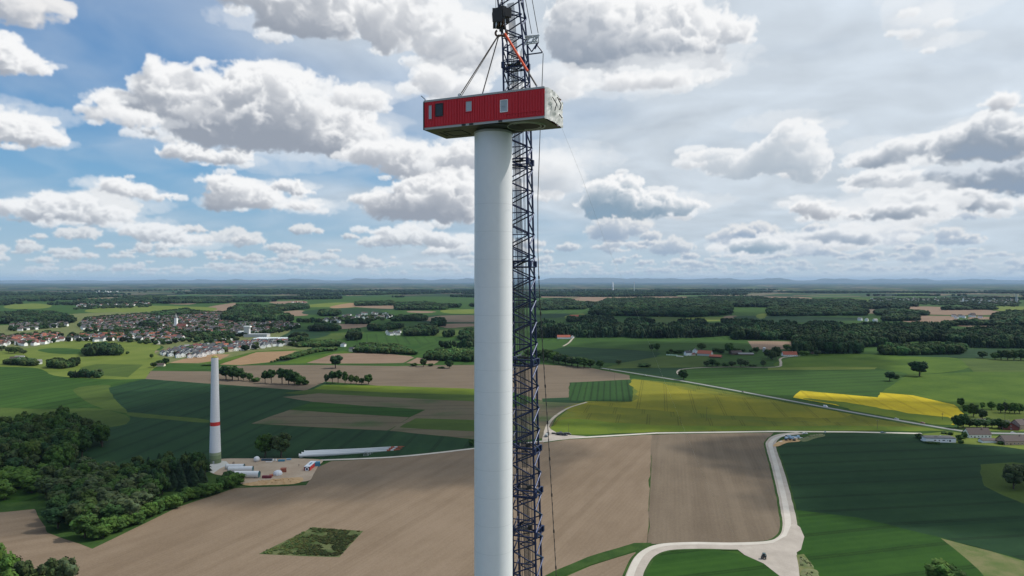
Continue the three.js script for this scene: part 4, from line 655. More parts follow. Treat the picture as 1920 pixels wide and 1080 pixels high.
{ // loose parts of the machine on the pad
  const p1 = gp(480.5, 866.8), t = thing('spinner_cap', 'round white spinner cap standing upright behind the pad', 'spinner cap', p1, -.2);
  part('cap', merge([new THREE.LatheGeometry([[0, 1.7], [.9, 1.6], [1.7, 1.1], [2.25, .3], [2.35, -.6], [2.3, -1.5]].map(([x, y]) => new THREE.Vector2(x, y)), 40).rotateX(Math.PI / 2).translate(0, 2.5, 0)]), mat(.68, .68, .68, .5, { side: THREE.DoubleSide }), t);
  part('ring_mark', new THREE.TorusGeometry(1.1, .09, 8, 32).translate(0, 2.5, 1.52), mat(.42, .44, .46, .6), t); part('stand', boxAt(3, .5, 3, 0, .25, -.2), M.dark, t);
  const p2 = gp(521, 891.5), d = thing('hub_cover', 'low white rounded hub cover in the middle of the pad', 'hub cover', p2);
  const g = new THREE.LatheGeometry([[0, 4.0], [1.4, 3.9], [2.6, 3.3], [3.3, 2.3], [3.5, 1.2], [3.3, .3], [3.2, .2]].map(([x, y]) => new THREE.Vector2(x, y)), 9); part('shell', g, mat(.66, .66, .67, .5, { side: THREE.DoubleSide, flatShading: true }), d);
  part('rim', new THREE.TorusGeometry(3.3, .14, 8, 36).rotateX(Math.PI / 2).translate(0, .3, 0), M.greyTrim, d); part('hatch_cover', boxAt(1.1, .2, 1.1, .8, 3.85, .5), mat(.55, .56, .57, .5), d);
  const p3 = gp(575.5, 884), q3 = gp(588, 873), dd = q3.clone().sub(p3), n = thing('nacelle_part', 'red sided machine unit with white roof and round ring at its front end', 'machine unit', p3.clone().lerp(q3, .5), Math.atan2(-dd.z, dd.x)), L = dd.length();
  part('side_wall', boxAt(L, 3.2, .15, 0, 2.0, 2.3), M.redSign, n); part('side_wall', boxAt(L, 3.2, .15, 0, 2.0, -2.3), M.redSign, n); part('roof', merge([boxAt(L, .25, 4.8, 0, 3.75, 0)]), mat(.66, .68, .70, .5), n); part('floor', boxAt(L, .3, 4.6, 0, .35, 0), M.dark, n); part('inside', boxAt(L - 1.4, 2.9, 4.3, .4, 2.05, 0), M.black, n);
  part('roof_cover', boxAt(L * .35, .12, 1.2, .4, 3.95, .2), M.blue, n); for (const x of [-.3, .3]) part('roof_plate', boxAt(L * .22, .1, 1.1, x * L, 3.94, -1.2), mat(.75, .76, .77, .5), n);
  part('ring', new THREE.TorusGeometry(1.25, .3, 10, 32).rotateY(Math.PI / 2).translate(-L / 2 - .1, 1.9, 0), M.white, n); part('ring_disc', new THREE.CylinderGeometry(1.1, 1.1, .1, 24).rotateZ(Math.PI / 2).translate(-L / 2 - .05, 1.9, 0), M.navyLite, n);
  function crate(x, y, w, h, dp, m, label, ribs = true, turn = 0, name = 'container') { const c = thing(name, label, name.replace('_', ' '), gp(x, y), turn); part('body', boxAt(w, h - .2, dp, 0, h / 2 + .1, 0), m, c); if (ribs) part('rib', merge(Array.from({ length: 8 }, (_, k) => boxAt(w / 18, h - .5, .1, -w / 2 + (k + .5) * w / 8, h / 2 + .1, dp / 2 + .04))), m, c); part('lid', boxAt(w + .12, .14, dp + .12, 0, h + .05, 0), m, c); part('skid', merge([boxAt(w, .2, .3, 0, .1, dp / 2 - .3), boxAt(w, .2, .3, 0, .1, -dp / 2 + .3)]), M.dark, c); return c; }
  crate(500.5, 897.5, 6.8, 2.2, 2.4, M.wine, 'dark red steel container in front of the hub cover');
  crate(508.5, 894.5, 2.6, 1.9, 1.6, M.orangeBox, 'small orange box behind the dark red container', false, .4, 'crate');
  crate(531.5, 886, 4.4, 3.4, 3.2, M.brick, 'rust red steel frame box right of the hub cover', true, .3);
  crate(595, 874.5, 4.4, 3.6, 3.4, M.blue, 'light blue container behind the red machine unit', true, .3);
  crate(495.5, 864.8, 4.2, 1.7, 2.4, mat(.02, .06, .11, .6), 'dark blue crate leftmost in the row behind the pad', true, 0, 'crate');
  crate(504.5, 864.8, 4.6, 1.8, 2.4, mat(.03, .075, .12, .6), 'grey blue crate second from left in the row behind the pad', true, 0, 'crate');
  crate(528, 866, 5.2, 1.6, 2.6, M.blue, 'wide teal crate under the twin trees', true, .1, 'crate');
  crate(541.5, 863.5, 3.6, 1.5, 2.2, M.tarpBlue, 'pale blue crate rightmost in the row behind the pad', true, 0, 'crate');
  crate(504.5, 867.5, 5.2, .8, 1.2, mat(.7, .7, .7, .6), 'long low white box in front of the crates', false, 0, 'crate');
  for (const [x, l] of [[512.3, 'left of the two white bags beside the crates'], [517.3, 'right of the two white bags beside the crates']]) { const b = thing('bulk_bag', l, 'bag', gp(x, 865.3)); part('sack', new THREE.LatheGeometry([[0, 0], [.7, .05], [.85, .6], [.8, 1.6], [.55, 2.0], [.2, 2.15], [0, 2.1]].map(([x, y]) => new THREE.Vector2(x, y)), 12), mat(.70, .70, .66, .8), b); part('loop', merge([barGeo(V3(-.4, 1.9, 0), V3(0, 2.5, 0), .05), barGeo(V3(.4, 1.9, 0), V3(0, 2.5, 0), .05)]), mat(.6, .6, .56, .8), b); }
  const pl = thing('tool_trailer', 'small dark cart near the foot of the white concrete tower', 'cart', gp(437.5, 870)); part('bed', boxAt(1.8, .5, 1.2, 0, .8, 0), M.rust, pl); part('post', barGeo(V3(.5, 1, 0), V3(.4, 2.2, 0), .1), M.dark, pl); for (const s of [-.6, .6]) part('wheel', new THREE.CylinderGeometry(.38, .38, .2, 14).rotateX(Math.PI / 2).translate(0, .38, s), M.black, pl);
}
// heaps: a lumpy mound over an outlined foot
function heap(name, kind, pts, hgt, label, category, seed) {
  const g2 = ragged(outline(P(pts), true, true), 1, seed), c = g2.reduce((a, v) => a.add(v), new THREE.Vector2()).multiplyScalar(1 / g2.length), rings = 9, pos = [], uv = [], idx = [], n = g2.length;
  for (let k = 0; k <= rings; k++) { const s = k / rings; for (let i = 0; i <= n; i++) { const v = g2[i % n], x = lerp(v.x, c.x, s), z = lerp(v.y, c.y, s), y = hgt * Math.sin(Math.min(1, s * 1.5) * Math.PI / 2) * (0.7 + .6 * noise(x / 5 + seed, z / 5) + .3 * noise(x / 1.7, z / 1.7 + seed)) * (k ? 1 : 0); pos.push(x - c.x, Math.max(0, y) + (k ? .05 : 0), z - c.y); uv.push(x / 40, z / 40); if (k && i) { const q = k * (n + 1) + i, p = q - n - 1; idx.push(p - 1, p, q, p - 1, q, q - 1); } } }
  const g = new THREE.BufferGeometry(); g.setAttribute('position', new THREE.Float32BufferAttribute(pos, 3)); g.setAttribute('uv', new THREE.Float32BufferAttribute(uv, 2)); g.setIndex(idx); g.computeVertexNormals();
  const t = thing(name, label, category, V3(c.x, .1, c.y)); const m = LAND[kind].clone(); m.side = THREE.DoubleSide; part('mound', g, m, t);
  const r = rng(seed), stones = []; for (let i = 0; i < 26; i++) { const v = g2[(r() * n) | 0], s = .2 + .7 * r(), x = lerp(v.x, c.x, s) - c.x, z = lerp(v.y, c.y, s) - c.y; stones.push(new THREE.IcosahedronGeometry(.25 + .35 * r(), 0).translate(x, hgt * (.5 + .4 * s), z)); } const st = part('stones', merge(stones), m, t); st.userData.kind = 'stuff';
  return t;
}
heap('sand_bank', 'sand', '452,909 478,904 520,899 572,896 574,903 560,908 510,911 470,912', 2.4, 'long orange tan sand bank on the near side of the pad', 'sand bank', 4);
heap('soil_bank', 'rough', '1488,826 1504,823 1520,816 1546,813 1550,818 1530,823 1505,830', 1.8, 'dark grassy soil bank at the road bend', 'soil bank', 6);
heap('rubble_heap', 'rough', '1496,1050 1504,1044 1516,1052 1526,1066 1519,1066 1500,1064', 1.3, 'near dry weedy soil heap beside the gravel yard', 'soil heap', 8);
heap('rubble_heap', 'rough', '1499,1070 1512,1066 1530,1068 1538,1088 1530,1110 1504,1110', 1.4, 'second dry weedy soil heap at the bottom edge of the picture', 'soil heap', 9);

// ---------------------------------------------------------------- trees
const leafMat = new THREE.MeshStandardMaterial({ vertexColors: true, roughness: .85, side: THREE.DoubleSide }); leafMat.specularIntensity = .25;
const barkMat = mat(.065, .05, .038, .95);
function coloured(g, fn) { const n = g.attributes.position.count, c = new Float32Array(n * 3); for (let i = 0; i < n; i++) c.set(fn(i), i * 3); g.setAttribute('color', new THREE.BufferAttribute(c, 3)); return g; }
function blob(r, cx, cy, cz, detail, jag, seed, col, squash = 1) {     // an uneven leaf mass
  const g = new THREE.IcosahedronGeometry(1, detail).toNonIndexed(), p = g.attributes.position;
  for (let i = 0; i < p.count; i++) { const x = p.getX(i), y = p.getY(i), z = p.getZ(i), k = r * (1 + jag * noise(x * 2.2 + seed * 3.1 + z, y * 2.2 + z * 1.7 + seed)); p.setXYZ(i, cx + x * k, cy + y * k * squash, cz + z * k); }
  g.deleteAttribute('uv'); g.computeVertexNormals();
  return coloured(g, () => col);
}
function cards(list) {                                               // leaf clumps: bent quads [centre, outward direction, size, colour]
  const pos = [], nor = [], col = [], a = V3(0, 0, 0), b = V3(0, 0, 0), n = V3(0, 0, 0);
  for (const [c, d, s, k, tw] of list) {
    a.set(-d.z, 0.3 * Math.sin(tw), d.x).normalize().applyAxisAngle(d, tw); b.crossVectors(d, a).normalize(); n.copy(d);
    const q = [[-1, -.7], [1, -.6], [.8, .8], [-.7, .6]].map(([u, v]) => [c.x + a.x * u * s + b.x * v * s - d.x * .25 * s * (u * u), c.y + a.y * u * s + b.y * v * s - d.y * .25 * s * u * u, c.z + a.z * u * s + b.z * v * s - d.z * .25 * s * u * u]);
    for (const i of [0, 1, 2, 0, 2, 3]) { pos.push(...q[i]); nor.push(n.x, n.y, n.z); col.push(...k); }
  }
  const g = new THREE.BufferGeometry(); g.setAttribute('position', new THREE.Float32BufferAttribute(pos, 3)); g.setAttribute('normal', new THREE.Float32BufferAttribute(nor, 3)); g.setAttribute('color', new THREE.Float32BufferAttribute(col, 3));
  return g;
}
const tint = (c, k, r) => [c[0] * k * (1 + .25 * (r() - .5)), c[1] * k * (1 + .12 * (r() - .5)), c[2] * k * (1 + .3 * (r() - .5))];
function broadleaf(seed, c, o = {}) {                                // 10 m high, 8 m wide; crown starts at o.foot
  const r = rng(seed), foot = o.foot ?? 1.6, mid = (10 + foot) / 2, hy = (10 - foot) / 2, list = [], solids = [], n = o.clumps ?? 15;
  for (let i = 0; i < n; i++) {
    const th = i * 2.4 + r() * .8, y = lerp(-.78, .86, (i + .5) / n) + .12 * (r() - .5), rad = Math.sqrt(Math.max(.05, 1 - y * y)) * (o.round ?? .68) * (.75 + .4 * r()), w = 4 * (y < -.4 ? .85 : 1), cr = (1.15 + .75 * r()) * (o.cr ?? 1), cx = Math.cos(th) * rad * w * .9, cy = mid + y * (hy - cr * .7), cz = Math.sin(th) * rad * w * .9, kc = .78 + .45 * r();
    solids.push(blob(cr * .86, cx, cy, cz, 1, .55, i + seed, tint(c, kc, r), .9));
    for (let k = 0; k < (o.leaves ?? 62); k++) { const d = V3(r() * 2 - 1, r() * 2 - .85, r() * 2 - 1).normalize(), q = cr * (.8 + .38 * r()); list.push([V3(cx + d.x * q, cy + d.y * q * .9, cz + d.z * q), d.clone().add(V3(r() - .5, r() - .5 + .3, r() - .5).multiplyScalar(.9)).normalize(), .24 + .26 * r(), tint(c, kc * (.75 + .55 * r()), r), r() * 6]); }
  }
  solids.push(blob(2.3, 0, mid, 0, 1, .5, seed, tint(c, 1, r), hy / 3.2));
  const crown = merge([cards(list), ...solids]), tr = [barGeo(V3(0, -.3, 0), V3(.1, mid * .8, .1), .34, 8, .2)];
  for (let i = 0; i < 5; i++) { const a = i * 1.3 + r(); tr.push(barGeo(V3(.05, foot * (.8 + .2 * i), .05), V3(Math.cos(a) * 2.1, foot + 2.2 + i * .8, Math.sin(a) * 2.1), .13, 5, .05)); }
  return { crown, trunk: merge(tr) };
}
function conifer(seed, c) {                                          // 10 m high, 4.4 m wide
  const r = rng(seed), list = [], solids = [];
  for (let i = 0; i < 15; i++) { const t = i / 14, y = 1.0 + 8.8 * t, rad = 2.15 * Math.pow(1 - t, .85) + .12, n = Math.round(6 + 8 * (1 - t)); for (let k = 0; k < n; k++) { const a = k / n * 6.283 + i + r() * .5, q = rad * (.7 + .45 * r()), d = V3(Math.cos(a) * .7, .65, Math.sin(a) * .7).normalize(); list.push([V3(Math.cos(a) * q * .75, y - q * .28, Math.sin(a) * q * .75), d, .25 + q * .24, tint(c, .7 + .6 * r(), r), r() * .5]); } }
  for (let i = 0; i < 5; i++) { const y = .9 + i * 1.7, g = new THREE.ConeGeometry(1.75 - i * .3, 2.7, 9, 1, true).toNonIndexed().translate(0, y + 1.2, 0); g.deleteAttribute('uv'); solids.push(coloured(g, () => tint(c, 1, r))); }
  return { crown: merge([cards(list), ...solids]), trunk: barGeo(V3(0, -.3, 0), V3(0, 8.5, 0), .2, 6, .05) };
}
const DECID = [.038, .078, .017], SPRING = [.062, .115, .020], DARKD = [.025, .055, .015], CONI = [.016, .034, .016], GREYG = [.060, .082, .036];
const KINDS = {
  dark: [1, 2, 3, 31, 32].map((s, i) => broadleaf(s, [DARKD, [.034, .056, .014], DARKD, [.018, .044, .016], [.030, .060, .018]][i], i > 2 ? { foot: 2.2, clumps: 12 } : {})), mid: [4, 5, 6, 33].map((s, i) => broadleaf(s + 20, [DECID, [.048, .080, .018], DECID, [.040, .062, .022]][i])), spring: [7, 8].map((s) => broadleaf(s + 40, SPRING)), grey: [9].map((s) => broadleaf(s + 9, GREYG, { leaves: 50 })),
  bush: [11, 12].map((s) => broadleaf(s, DECID, { foot: .1, clumps: 10, cr: 1.25 })), bright: [13, 14].map((s) => broadleaf(s, [.050, .098, .018], { foot: .1, clumps: 11, cr: 1.25 })), conifer: [15, 16].map((s) => conifer(s, CONI)), open: [17, 18].map((s) => broadleaf(s, DARKD, { foot: 2.6, clumps: 9, leaves: 44, cr: .95, round: .8 })),
};
const treeRng = rng(99);
function tree(name, kind, pos, h, w, label, group) {
  const set = KINDS[kind], k = set[(treeRng() * set.length) | 0], t = thing(name, label, /bush|shrub/.test(name) ? 'bush' : 'tree', pos, treeRng() * 6.28, group), full = kind === 'conifer' ? 4.4 : 8;
  part('trunk', k.trunk, barkMat, t); part('crown', k.crown, leafMat, t);
  t.scale.set(w / full, h / 10, w / full);
  return t;
}
const proj = (v) => { const q = v.clone().sub(camera.position).applyAxisAngle(V3(1, 0, 0), -PITCH); return [960 + F * q.x / -q.z, 540 - F * q.y / -q.z]; };
const inside = (x, y, poly) => { let c = false; for (let i = 0, j = poly.length - 1; i < poly.length; j = i++) { const [a, b] = poly[i], [d, e] = poly[j]; if ((b > y) !== (e > y) && x < (d - a) * (y - b) / (e - b) + a) c = !c; } return c; };
function scatter(poly, spacing, seed, top = 0) {                      // uneven grid of ground points whose foot (and head) fall inside the outline
  const g = poly.map(([x, y]) => gp(x, y)), r = rng(seed), out = [], x0 = Math.min(...g.map((v) => v.x)), x1 = Math.max(...g.map((v) => v.x)), z0 = Math.min(...g.map((v) => v.z)), z1 = Math.max(...g.map((v) => v.z)), gw = g.map((v) => [v.x, v.z]);
  let row = 0;
  for (let z = z1; z > z0; z -= spacing * .87, row++) for (let x = x0 + (row % 2) * spacing / 2; x < x1; x += spacing) {
    const v = V3(x + (r() - .5) * spacing * .7, 0, z + (r() - .5) * spacing * .7), k = r();
    if (!inside(v.x, v.z, gw)) continue;
    if (top) { const [px, py] = proj(v.clone().setY(top)); if (!inside(px, Math.max(py, 0), poly)) continue; }
    out.push([v, k]);
  }
  return out;
}
// the near wood at the lower left: tree by tree
const WOOD = 'trees of the dark wood at the lower left', EDGE = 'low trees along the front edge of the near wood';
{
  const r = rng(12);
  scatter(P('-50,946 55,936 85,905 140,880 160,850 192,842 190,828 150,820 122,808 -50,815'), 13, 3).forEach(([p, k]) => { const [px] = proj(p); const h = px > 40 && px < 150 ? 18 + 9 * r() : 14 + 9 * r(), sp = px < 95 && proj(p)[1] > 900; tree('wood_tree', sp ? 'bright' : k < .5 ? 'mid' : 'dark', p, sp ? 11 + 4 * r() : h, 12.5 + 5 * r(), sp ? 'bright green tree at the left end of the near wood' : 'dark broadleaf tree in the wood at the left edge', sp ? 'bright trees at the left end of the near wood' : WOOD); });
  scatter(P('68,952 98,1003 172,1017 290,964 290,930 220,905 150,890 85,905'), 11.5, 4).forEach(([p, k]) => tree('wood_tree', k < .55 ? 'mid' : k < .8 ? 'grey' : 'dark', p, 12 + 5 * r(), 12 + 4 * r(), 'broadleaf tree in the rounded front part of the near wood', 'trees of the rounded front part of the near wood'));
  scatter(P('215,915 290,940 385,905 392,885 340,878 260,888'), 9.5, 5).forEach(([p]) => { if (r() < .55) tree('spruce_tree', 'conifer', p, 11 + 6 * r(), 9 + 3 * r(), 'dark spruce in the middle of the near wood', 'dark spruces in the near wood'); else tree('wood_tree', 'dark', p, 12 + 6 * r(), 9 + 3 * r(), 'dark tree among the spruces of the near wood', 'dark trees among the spruces of the near wood'); });
  for (let i = 0; i < 21; i++) { const t = i / 20, p = gp(lerp(176, 442, t) + 4 * r(), lerp(1012, 908, t) + 4 * r() - (t > .3 && t < .8 ? 4 : 0)); tree('edge_tree', i % 3 ? 'bright' : 'bush', p, 7.5 + 4 * r(), 9 + 3 * r(), 'low bright green tree along the front edge of the near wood', EDGE); }
  tree('edge_tree', 'dark', gp(428, 905), 9, 11, 'dark rounded tree at the tip of the near wood before the tower tubes'); tree('wood_tree', 'open', gp(385, 893), 13, 8, 'thin dark tree left of the foot of the white concrete tower');
  for (const [x, y, h, w, k] of [[-10, 1098, 17, 11, 'bright'], [18, 1112, 14, 11, 'bright'], [42, 1118, 13, 10, 'mid'], [66, 1126, 11, 10, 'dark'], [92, 1122, 14, 10, 'mid'], [122, 1118, 13.5, 11, 'grey'], [10, 1150, 14, 12, 'bright'], [60, 1160, 14, 12, 'mid'], [110, 1160, 13, 12, 'dark']]) tree('corner_tree', k, gp(x, y), h * 1.4, w * 1.1, 'tree in the bottom left corner of the picture', 'trees in the bottom left corner');
}
// single trees and rows: [x, foot y, height, width in photo pixels, kind]
function row(name, label, group, text) { text.trim().split(/\s+/).forEach((s) => { const [x, y, h, w, k] = s.split(','), p = gp(+x, +y), m = 1 / pxAt(p); tree(name, k, p, h * m, w * m, label, group); }); }
const one = (label, text) => row('field_tree', label, undefined, text);
one('single dark round tree standing in the brown field left of the tower', '629,691,25,25,dark');
one('left of the two tall trees behind the building pad', '497,858,44,34,mid'); one('right of the two tall trees behind the building pad', '527,858,46,40,mid');
one('dark tree behind the left bush at the end of the pinkish field', '794,688,16,14,dark'); one('round dark tree alone on the brown field near the tower', '842,691,17,17,dark');
row('field_bush', 'low bush beside the round tree on the brown field', 'bushes on the brown field', '776,687,7,14,bush 808,687,6,12,bush 827,691,4,14,bush');
row('row_tree', 'dark tree in the left row on the brown field edge', 'left tree row on the brown field', '424,712,25,24,dark 436,713,26,24,dark 447,714,24,20,dark 457,714,16,14,dark 468,715,15,13,mid 480,716,8,18,bush 497,719,24,16,open 509,719,27,17,open 529,720,30,22,open 541,721,29,22,dark 552,721,24,22,dark 562,722,18,22,bush 572,722,10,16,bush');
row('row_tree', 'tree in the right row on the brown field edge', 'right tree row on the brown field', '612,719,18,10,mid 623,719,24,16,open 634,719,26,18,open 647,720,24,11,mid 658,720,18,13,mid 668,720,16,12,mid 678,721,13,12,mid 691,721,20,18,mid');
one('large spreading tree alone on the sunny pasture at right', '1724,706,26,31,dark'); one('smaller dark tree below left of the large pasture tree', '1668,715,17,18,dark'); row('field_bush', 'small bush beside the smaller pasture tree', undefined, '1680,711,9,11,bush');
one('round tree at the bend of the farm lane', '1281,713,21,19,dark'); one('round dark tree at the right end of the long hedgerow', '1125,690,15,16,mid'); one('grey green round tree right of the long hedgerow', '1160,684,10,13,grey'); row('field_bush', 'flat dark bush in the green field', undefined, '1208,688,7,27,bush');
row('farm_tree', 'tree beside the path left of the farm', 'trees left of the farm', '1221,659,14,10,dark 1232,659,16,12,mid');
row('hedgerow_tree', 'tree of the long hedgerow above the brown field', 'trees of the long hedgerow', '1014,672,16,26,mid 1026,676,22,26,mid 1038,679,21,24,spring 1048,682,19,24,mid 1060,684,20,26,dark 1072,686,18,26,mid 1083,688,20,26,dark 1095,690,20,24,mid 1107,690,17,20,mid 996,670,16,28,mid');
row('farm_tree', 'large tree behind the red roofed farm', 'large trees behind the farms', '1315,657,14,17,mid 1367,664,21,19,mid 1350,662,9,18,bush 1380,662,10,16,bush 1340,660,8,12,bush');
row('farm_tree', 'dark tree among the barns of the right farm', 'trees among the right farm', '1418,663,12,13,dark 1440,672,17,16,dark 1455,674,24,20,mid 1448,676,18,16,mid 1408,661,6,8,bush 1393,660,6,9,bush');
row('farm_tree', 'pale green tree right of the red barn', 'pale trees right of the red barn', '1475,657,11,14,spring 1485,658,9,14,spring 1504,667,9,12,spring 1513,667,9,12,spring 1532,667,10,14,mid');
row('farm_tree', 'bush left of the white farmhouse', 'bushes left of the white farmhouse', '1258,663,9,9,mid 1268,663,7,14,bush 1278,663,8,12,bush 1253,664,6,9,bush');
row('hedge_tree', 'tree of the hedge below the farms', 'hedge below the farms', '1325,688,12,14,mid 1336,687,14,17,dark 1345,688,10,14,mid 1360,688,8,14,bush 1373,688,11,15,mid 1388,688,16,13,grey 1398,688,13,14,grey 1411,688,5,18,bush 1431,688,13,11,grey');
row('field_tree', 'single tree in the field near the right edge', undefined, '1842,672,12,15,dark');
row('row_tree', 'dark tree in the row at the right edge', 'tree row at the right edge', '1866,675,12,14,mid 1877,675,16,15,dark 1889,676,17,16,dark 1901,676,17,15,mid 1914,676,18,17,dark 1928,676,18,16,dark');
row('orchard_tree', 'light tree in the row on the meadow at right', 'row of light trees on the right meadow', '1876,775,16,12,mid 1885,775,18,9,mid 1893,775,16,12,spring 1902,776,18,14,spring 1912,776,16,12,mid 1859,769,14,13,spring 1842,768,12,8,spring');
row('garden_tree', 'dark tree in the gardens at the end of the bright rapeseed', 'garden trees at the end of the rapeseed', '1802,764,16,12,mid 1812,772,12,12,bush 1825,782,22,17,mid 1842,787,17,15,mid 1796,803,22,18,dark 1806,803,24,18,dark 1817,802,16,16,dark 1832,803,15,18,dark 1848,803,14,18,dark 1860,803,14,16,dark 1872,804,17,16,dark 1884,806,15,16,dark 1854,795,10,16,bush');
row('garden_bush', 'bush round the long white building', 'bushes round the long white building', '1722,822,9,12,bush 1729,826,10,10,bush 1740,832,4,14,bush 1756,833,4,14,bush 1799,826,10,12,bush 1808,823,12,10,bush 1782,816,6,9,bush 1770,814,4,10,bush 1876,834,6,10,bush 1802,832,6,10,bush');
row('meadow_tree', 'grey green tree on the meadow at the right edge', 'grey trees on the right meadow', '1900,918,40,30,grey 1910,905,30,24,grey 1924,915,38,30,mid');
row('corner_bush', 'round pale green bush at the bottom edge of the picture', undefined, '1767,1098,40,48,bright'); row('corner_bush', 'half hidden bush right of the round bottom bush', undefined, '1790,1104,34,34,bush');
row('meadow_tree', 'pale tree on the slope below the village', 'pale trees on the slope below the village', '3,658,9,12,grey 16,662,10,10,grey 27,663,11,15,mid 36,662,9,12,grey 44,664,7,10,grey 239,664,5,6,bush 284,672,8,7,mid');
row('yard_tree', 'dark tree beside the small yard below the estate', 'dark trees at the small yard', '288,689,9,12,dark 299,686,10,14,dark 311,684,12,13,dark');
row('far_hedge_tree', 'dark bush right of the concrete tower top', 'dark bushes right of the concrete tower top', '385,686,3,14,bush 395,686,4,14,bush 509,680,4,5,bush 515,679,4,5,bush 520,677,5,6,bush');
row('crossing_bush', 'small bush beside the crane junction', undefined, '884,836,14,12,bush');
// long even hedges: stuff no one could count
const LOWS = [1, 2, 3].map((s) => { const r = rng(s + 300), l = []; for (let i = 0; i < 6; i++) { const th = i * 2.2, y = lerp(.42, .82, i / 5), q = .26 * (1 - Math.abs(y - .6) * 1.5); l.push(blob(.22 + .1 * r(), Math.cos(th) * q, y, Math.sin(th) * q, 1, .9, i + s * 5, tint([1, 1, 1], .7 + .6 * r(), r), 1)); } l.push(blob(.25, 0, .42, 0, 0, .4, s, [1, 1, 1], 1.5)); return merge(l); });
const LOWC = [1, 2].map((s) => { const r = rng(s + 400), l = []; for (let i = 0; i < 4; i++) { const g = new THREE.ConeGeometry(.27 - i * .05, .42, 7, 1, true).toNonIndexed(), p = g.attributes.position; for (let k = 0; k < p.count; k++) if (p.getY(k) < 0) { const a = Math.atan2(p.getZ(k), p.getX(k)), q = 1 + .35 * Math.sin(a * 3 + i * 2 + s); p.setX(k, p.getX(k) * q); p.setZ(k, p.getZ(k) * q); } g.translate(0, .24 + i * .2, 0); g.deleteAttribute('uv'); g.computeVertexNormals(); l.push(coloured(g, () => tint([1, 1, 1], .75 + .5 * r(), r))); } return merge(l); });
const standMat = new THREE.MeshStandardMaterial({ vertexColors: true, roughness: .9, side: THREE.DoubleSide }); standMat.specularIntensity = .2;
function stand(name, label, category, spots, colour, seed, conis = 0) {  // a wood that reads as one mass: [position, height, width]
  const r = rng(seed), m = new THREE.Matrix4(), q = new THREE.Quaternion(), c = new THREE.Color(), groups = [[], [], [], [], []];
  const t = thing(name, label, category, V3(0, 0, 0)); tag(t, null, null, null, 'stuff');
  for (const s of spots) { const co = s[3] ?? (r() < conis); groups[co ? 3 + (r() * 2 | 0) : (r() * 3) | 0].push([...s.slice(0, 3), co]); }
  groups.forEach((g, k) => {
    if (!g.length) return;
    const im = new THREE.InstancedMesh(k < 3 ? LOWS[k] : LOWC[k - 3], standMat, g.length); im.name = 'trees'; im.castShadow = im.receiveShadow = true; im.userData.kind = 'stuff';
    g.forEach(([p, h, w, co], i) => { im.setMatrixAt(i, m.compose(p, q.setFromAxisAngle(YUP, r() * 6.28), V3(w, h, w))); const b = co ? CONI : colour, v = (.62 + .6 * r()) * (1 + 1.4 * noise(p.x / 70 + seed, p.z / 70)); im.setColorAt(i, c.setRGB(b[0] * v * (.8 + .55 * r()), b[1] * v, b[2] * v)); });
    t.add(im);
  });
  return t;
}
function wood(label, poly, colour, conis, hgt, seed) {
  const pts = P(poly), mid = pts.reduce((a, p) => [a[0] + p[0] / pts.length, a[1] + p[1] / pts.length], [0, 0]), d = gp(mid[0], Math.max(mid[1], 545)).length(), sp = clamp(d / 210, 6.5, 20), r = rng(seed + 7);
  const glades = ['1560,622 1600,612 1650,608 1655,614 1600,622','1700,632 1760,624 1840,620 1850,625 1770,634','1500,634 1560,628 1610,628 1600,634 1510,638','1455,618 1500,610 1530,612 1500,622','1250,604 1290,601 1285,608 1255,610','1115,572 1180,568 1200,572 1130,578','1250,578 1330,574 1340,580 1260,584','1690,645 1720,640 1740,643 1700,648'].map(P);
  let list = scatter(pts, sp, seed, hgt * .85).filter(([p]) => { const [x, y] = proj(p); return !glades.some((g) => inside(x, y, g)); });
  if (list.length < 6) list = scatter(pts, sp, seed, 0);
  return stand('wood', label, 'wood', list.map(([p]) => [p, hgt * (.7 + .4 * r()) * (1 + .4 * noise(p.x / 45, p.z / 45 + seed)), sp * (1.4 + .6 * r())]), colour, seed, conis);
}
const G1 = [.026, .052, .019], G2 = [.036, .070, .021], G3 = [.021, .044, .018];
wood('square dark wood on the light meadow below the village', '155,669 157,650 175,646 200,645 222,644 227,650 226,667', G1, .2, 16, 11);
wood('rounded clump of dark trees left of the long dark hedge', '82,691 88,678 100,672 128,674 142,671 150,675 149,687 120,692', G2, .1, 14, 12);
wood('long low dark hedge on the dark green field', '110,709 125,699 150,694 190,697 216,702 217,709', G3, .1, 11, 13);
wood('trees round the little farmstead at the left edge', '0,684 2,675 30,671 60,672 80,684 76,688', G2, .1, 10, 14);
wood('clipped diagonal hedge right of the tan field', '524,676 526,668 590,652 634,651 636,657 592,661 540,675', G2, 0, 8, 15);
wood('big dark wood behind the village on the left', '-40,607 -40,588 40,583 100,583 145,596 150,603 130,607 60,608', G3, .5, 22, 16);
wood('dark wood on the ridge right of the village', '415,603 420,585 440,573 480,570 515,578 545,592 548,603 500,608 445,608', G1, .4, 24, 17);
wood('dark trees in the middle of the village', '258,612 265,602 285,600 292,606 290,617 268,618', G3, .3, 18, 18);
wood('tree belt behind the village houses', '260,590 300,583 350,578 372,583 370,592 300,596', G1, .2, 16, 19);
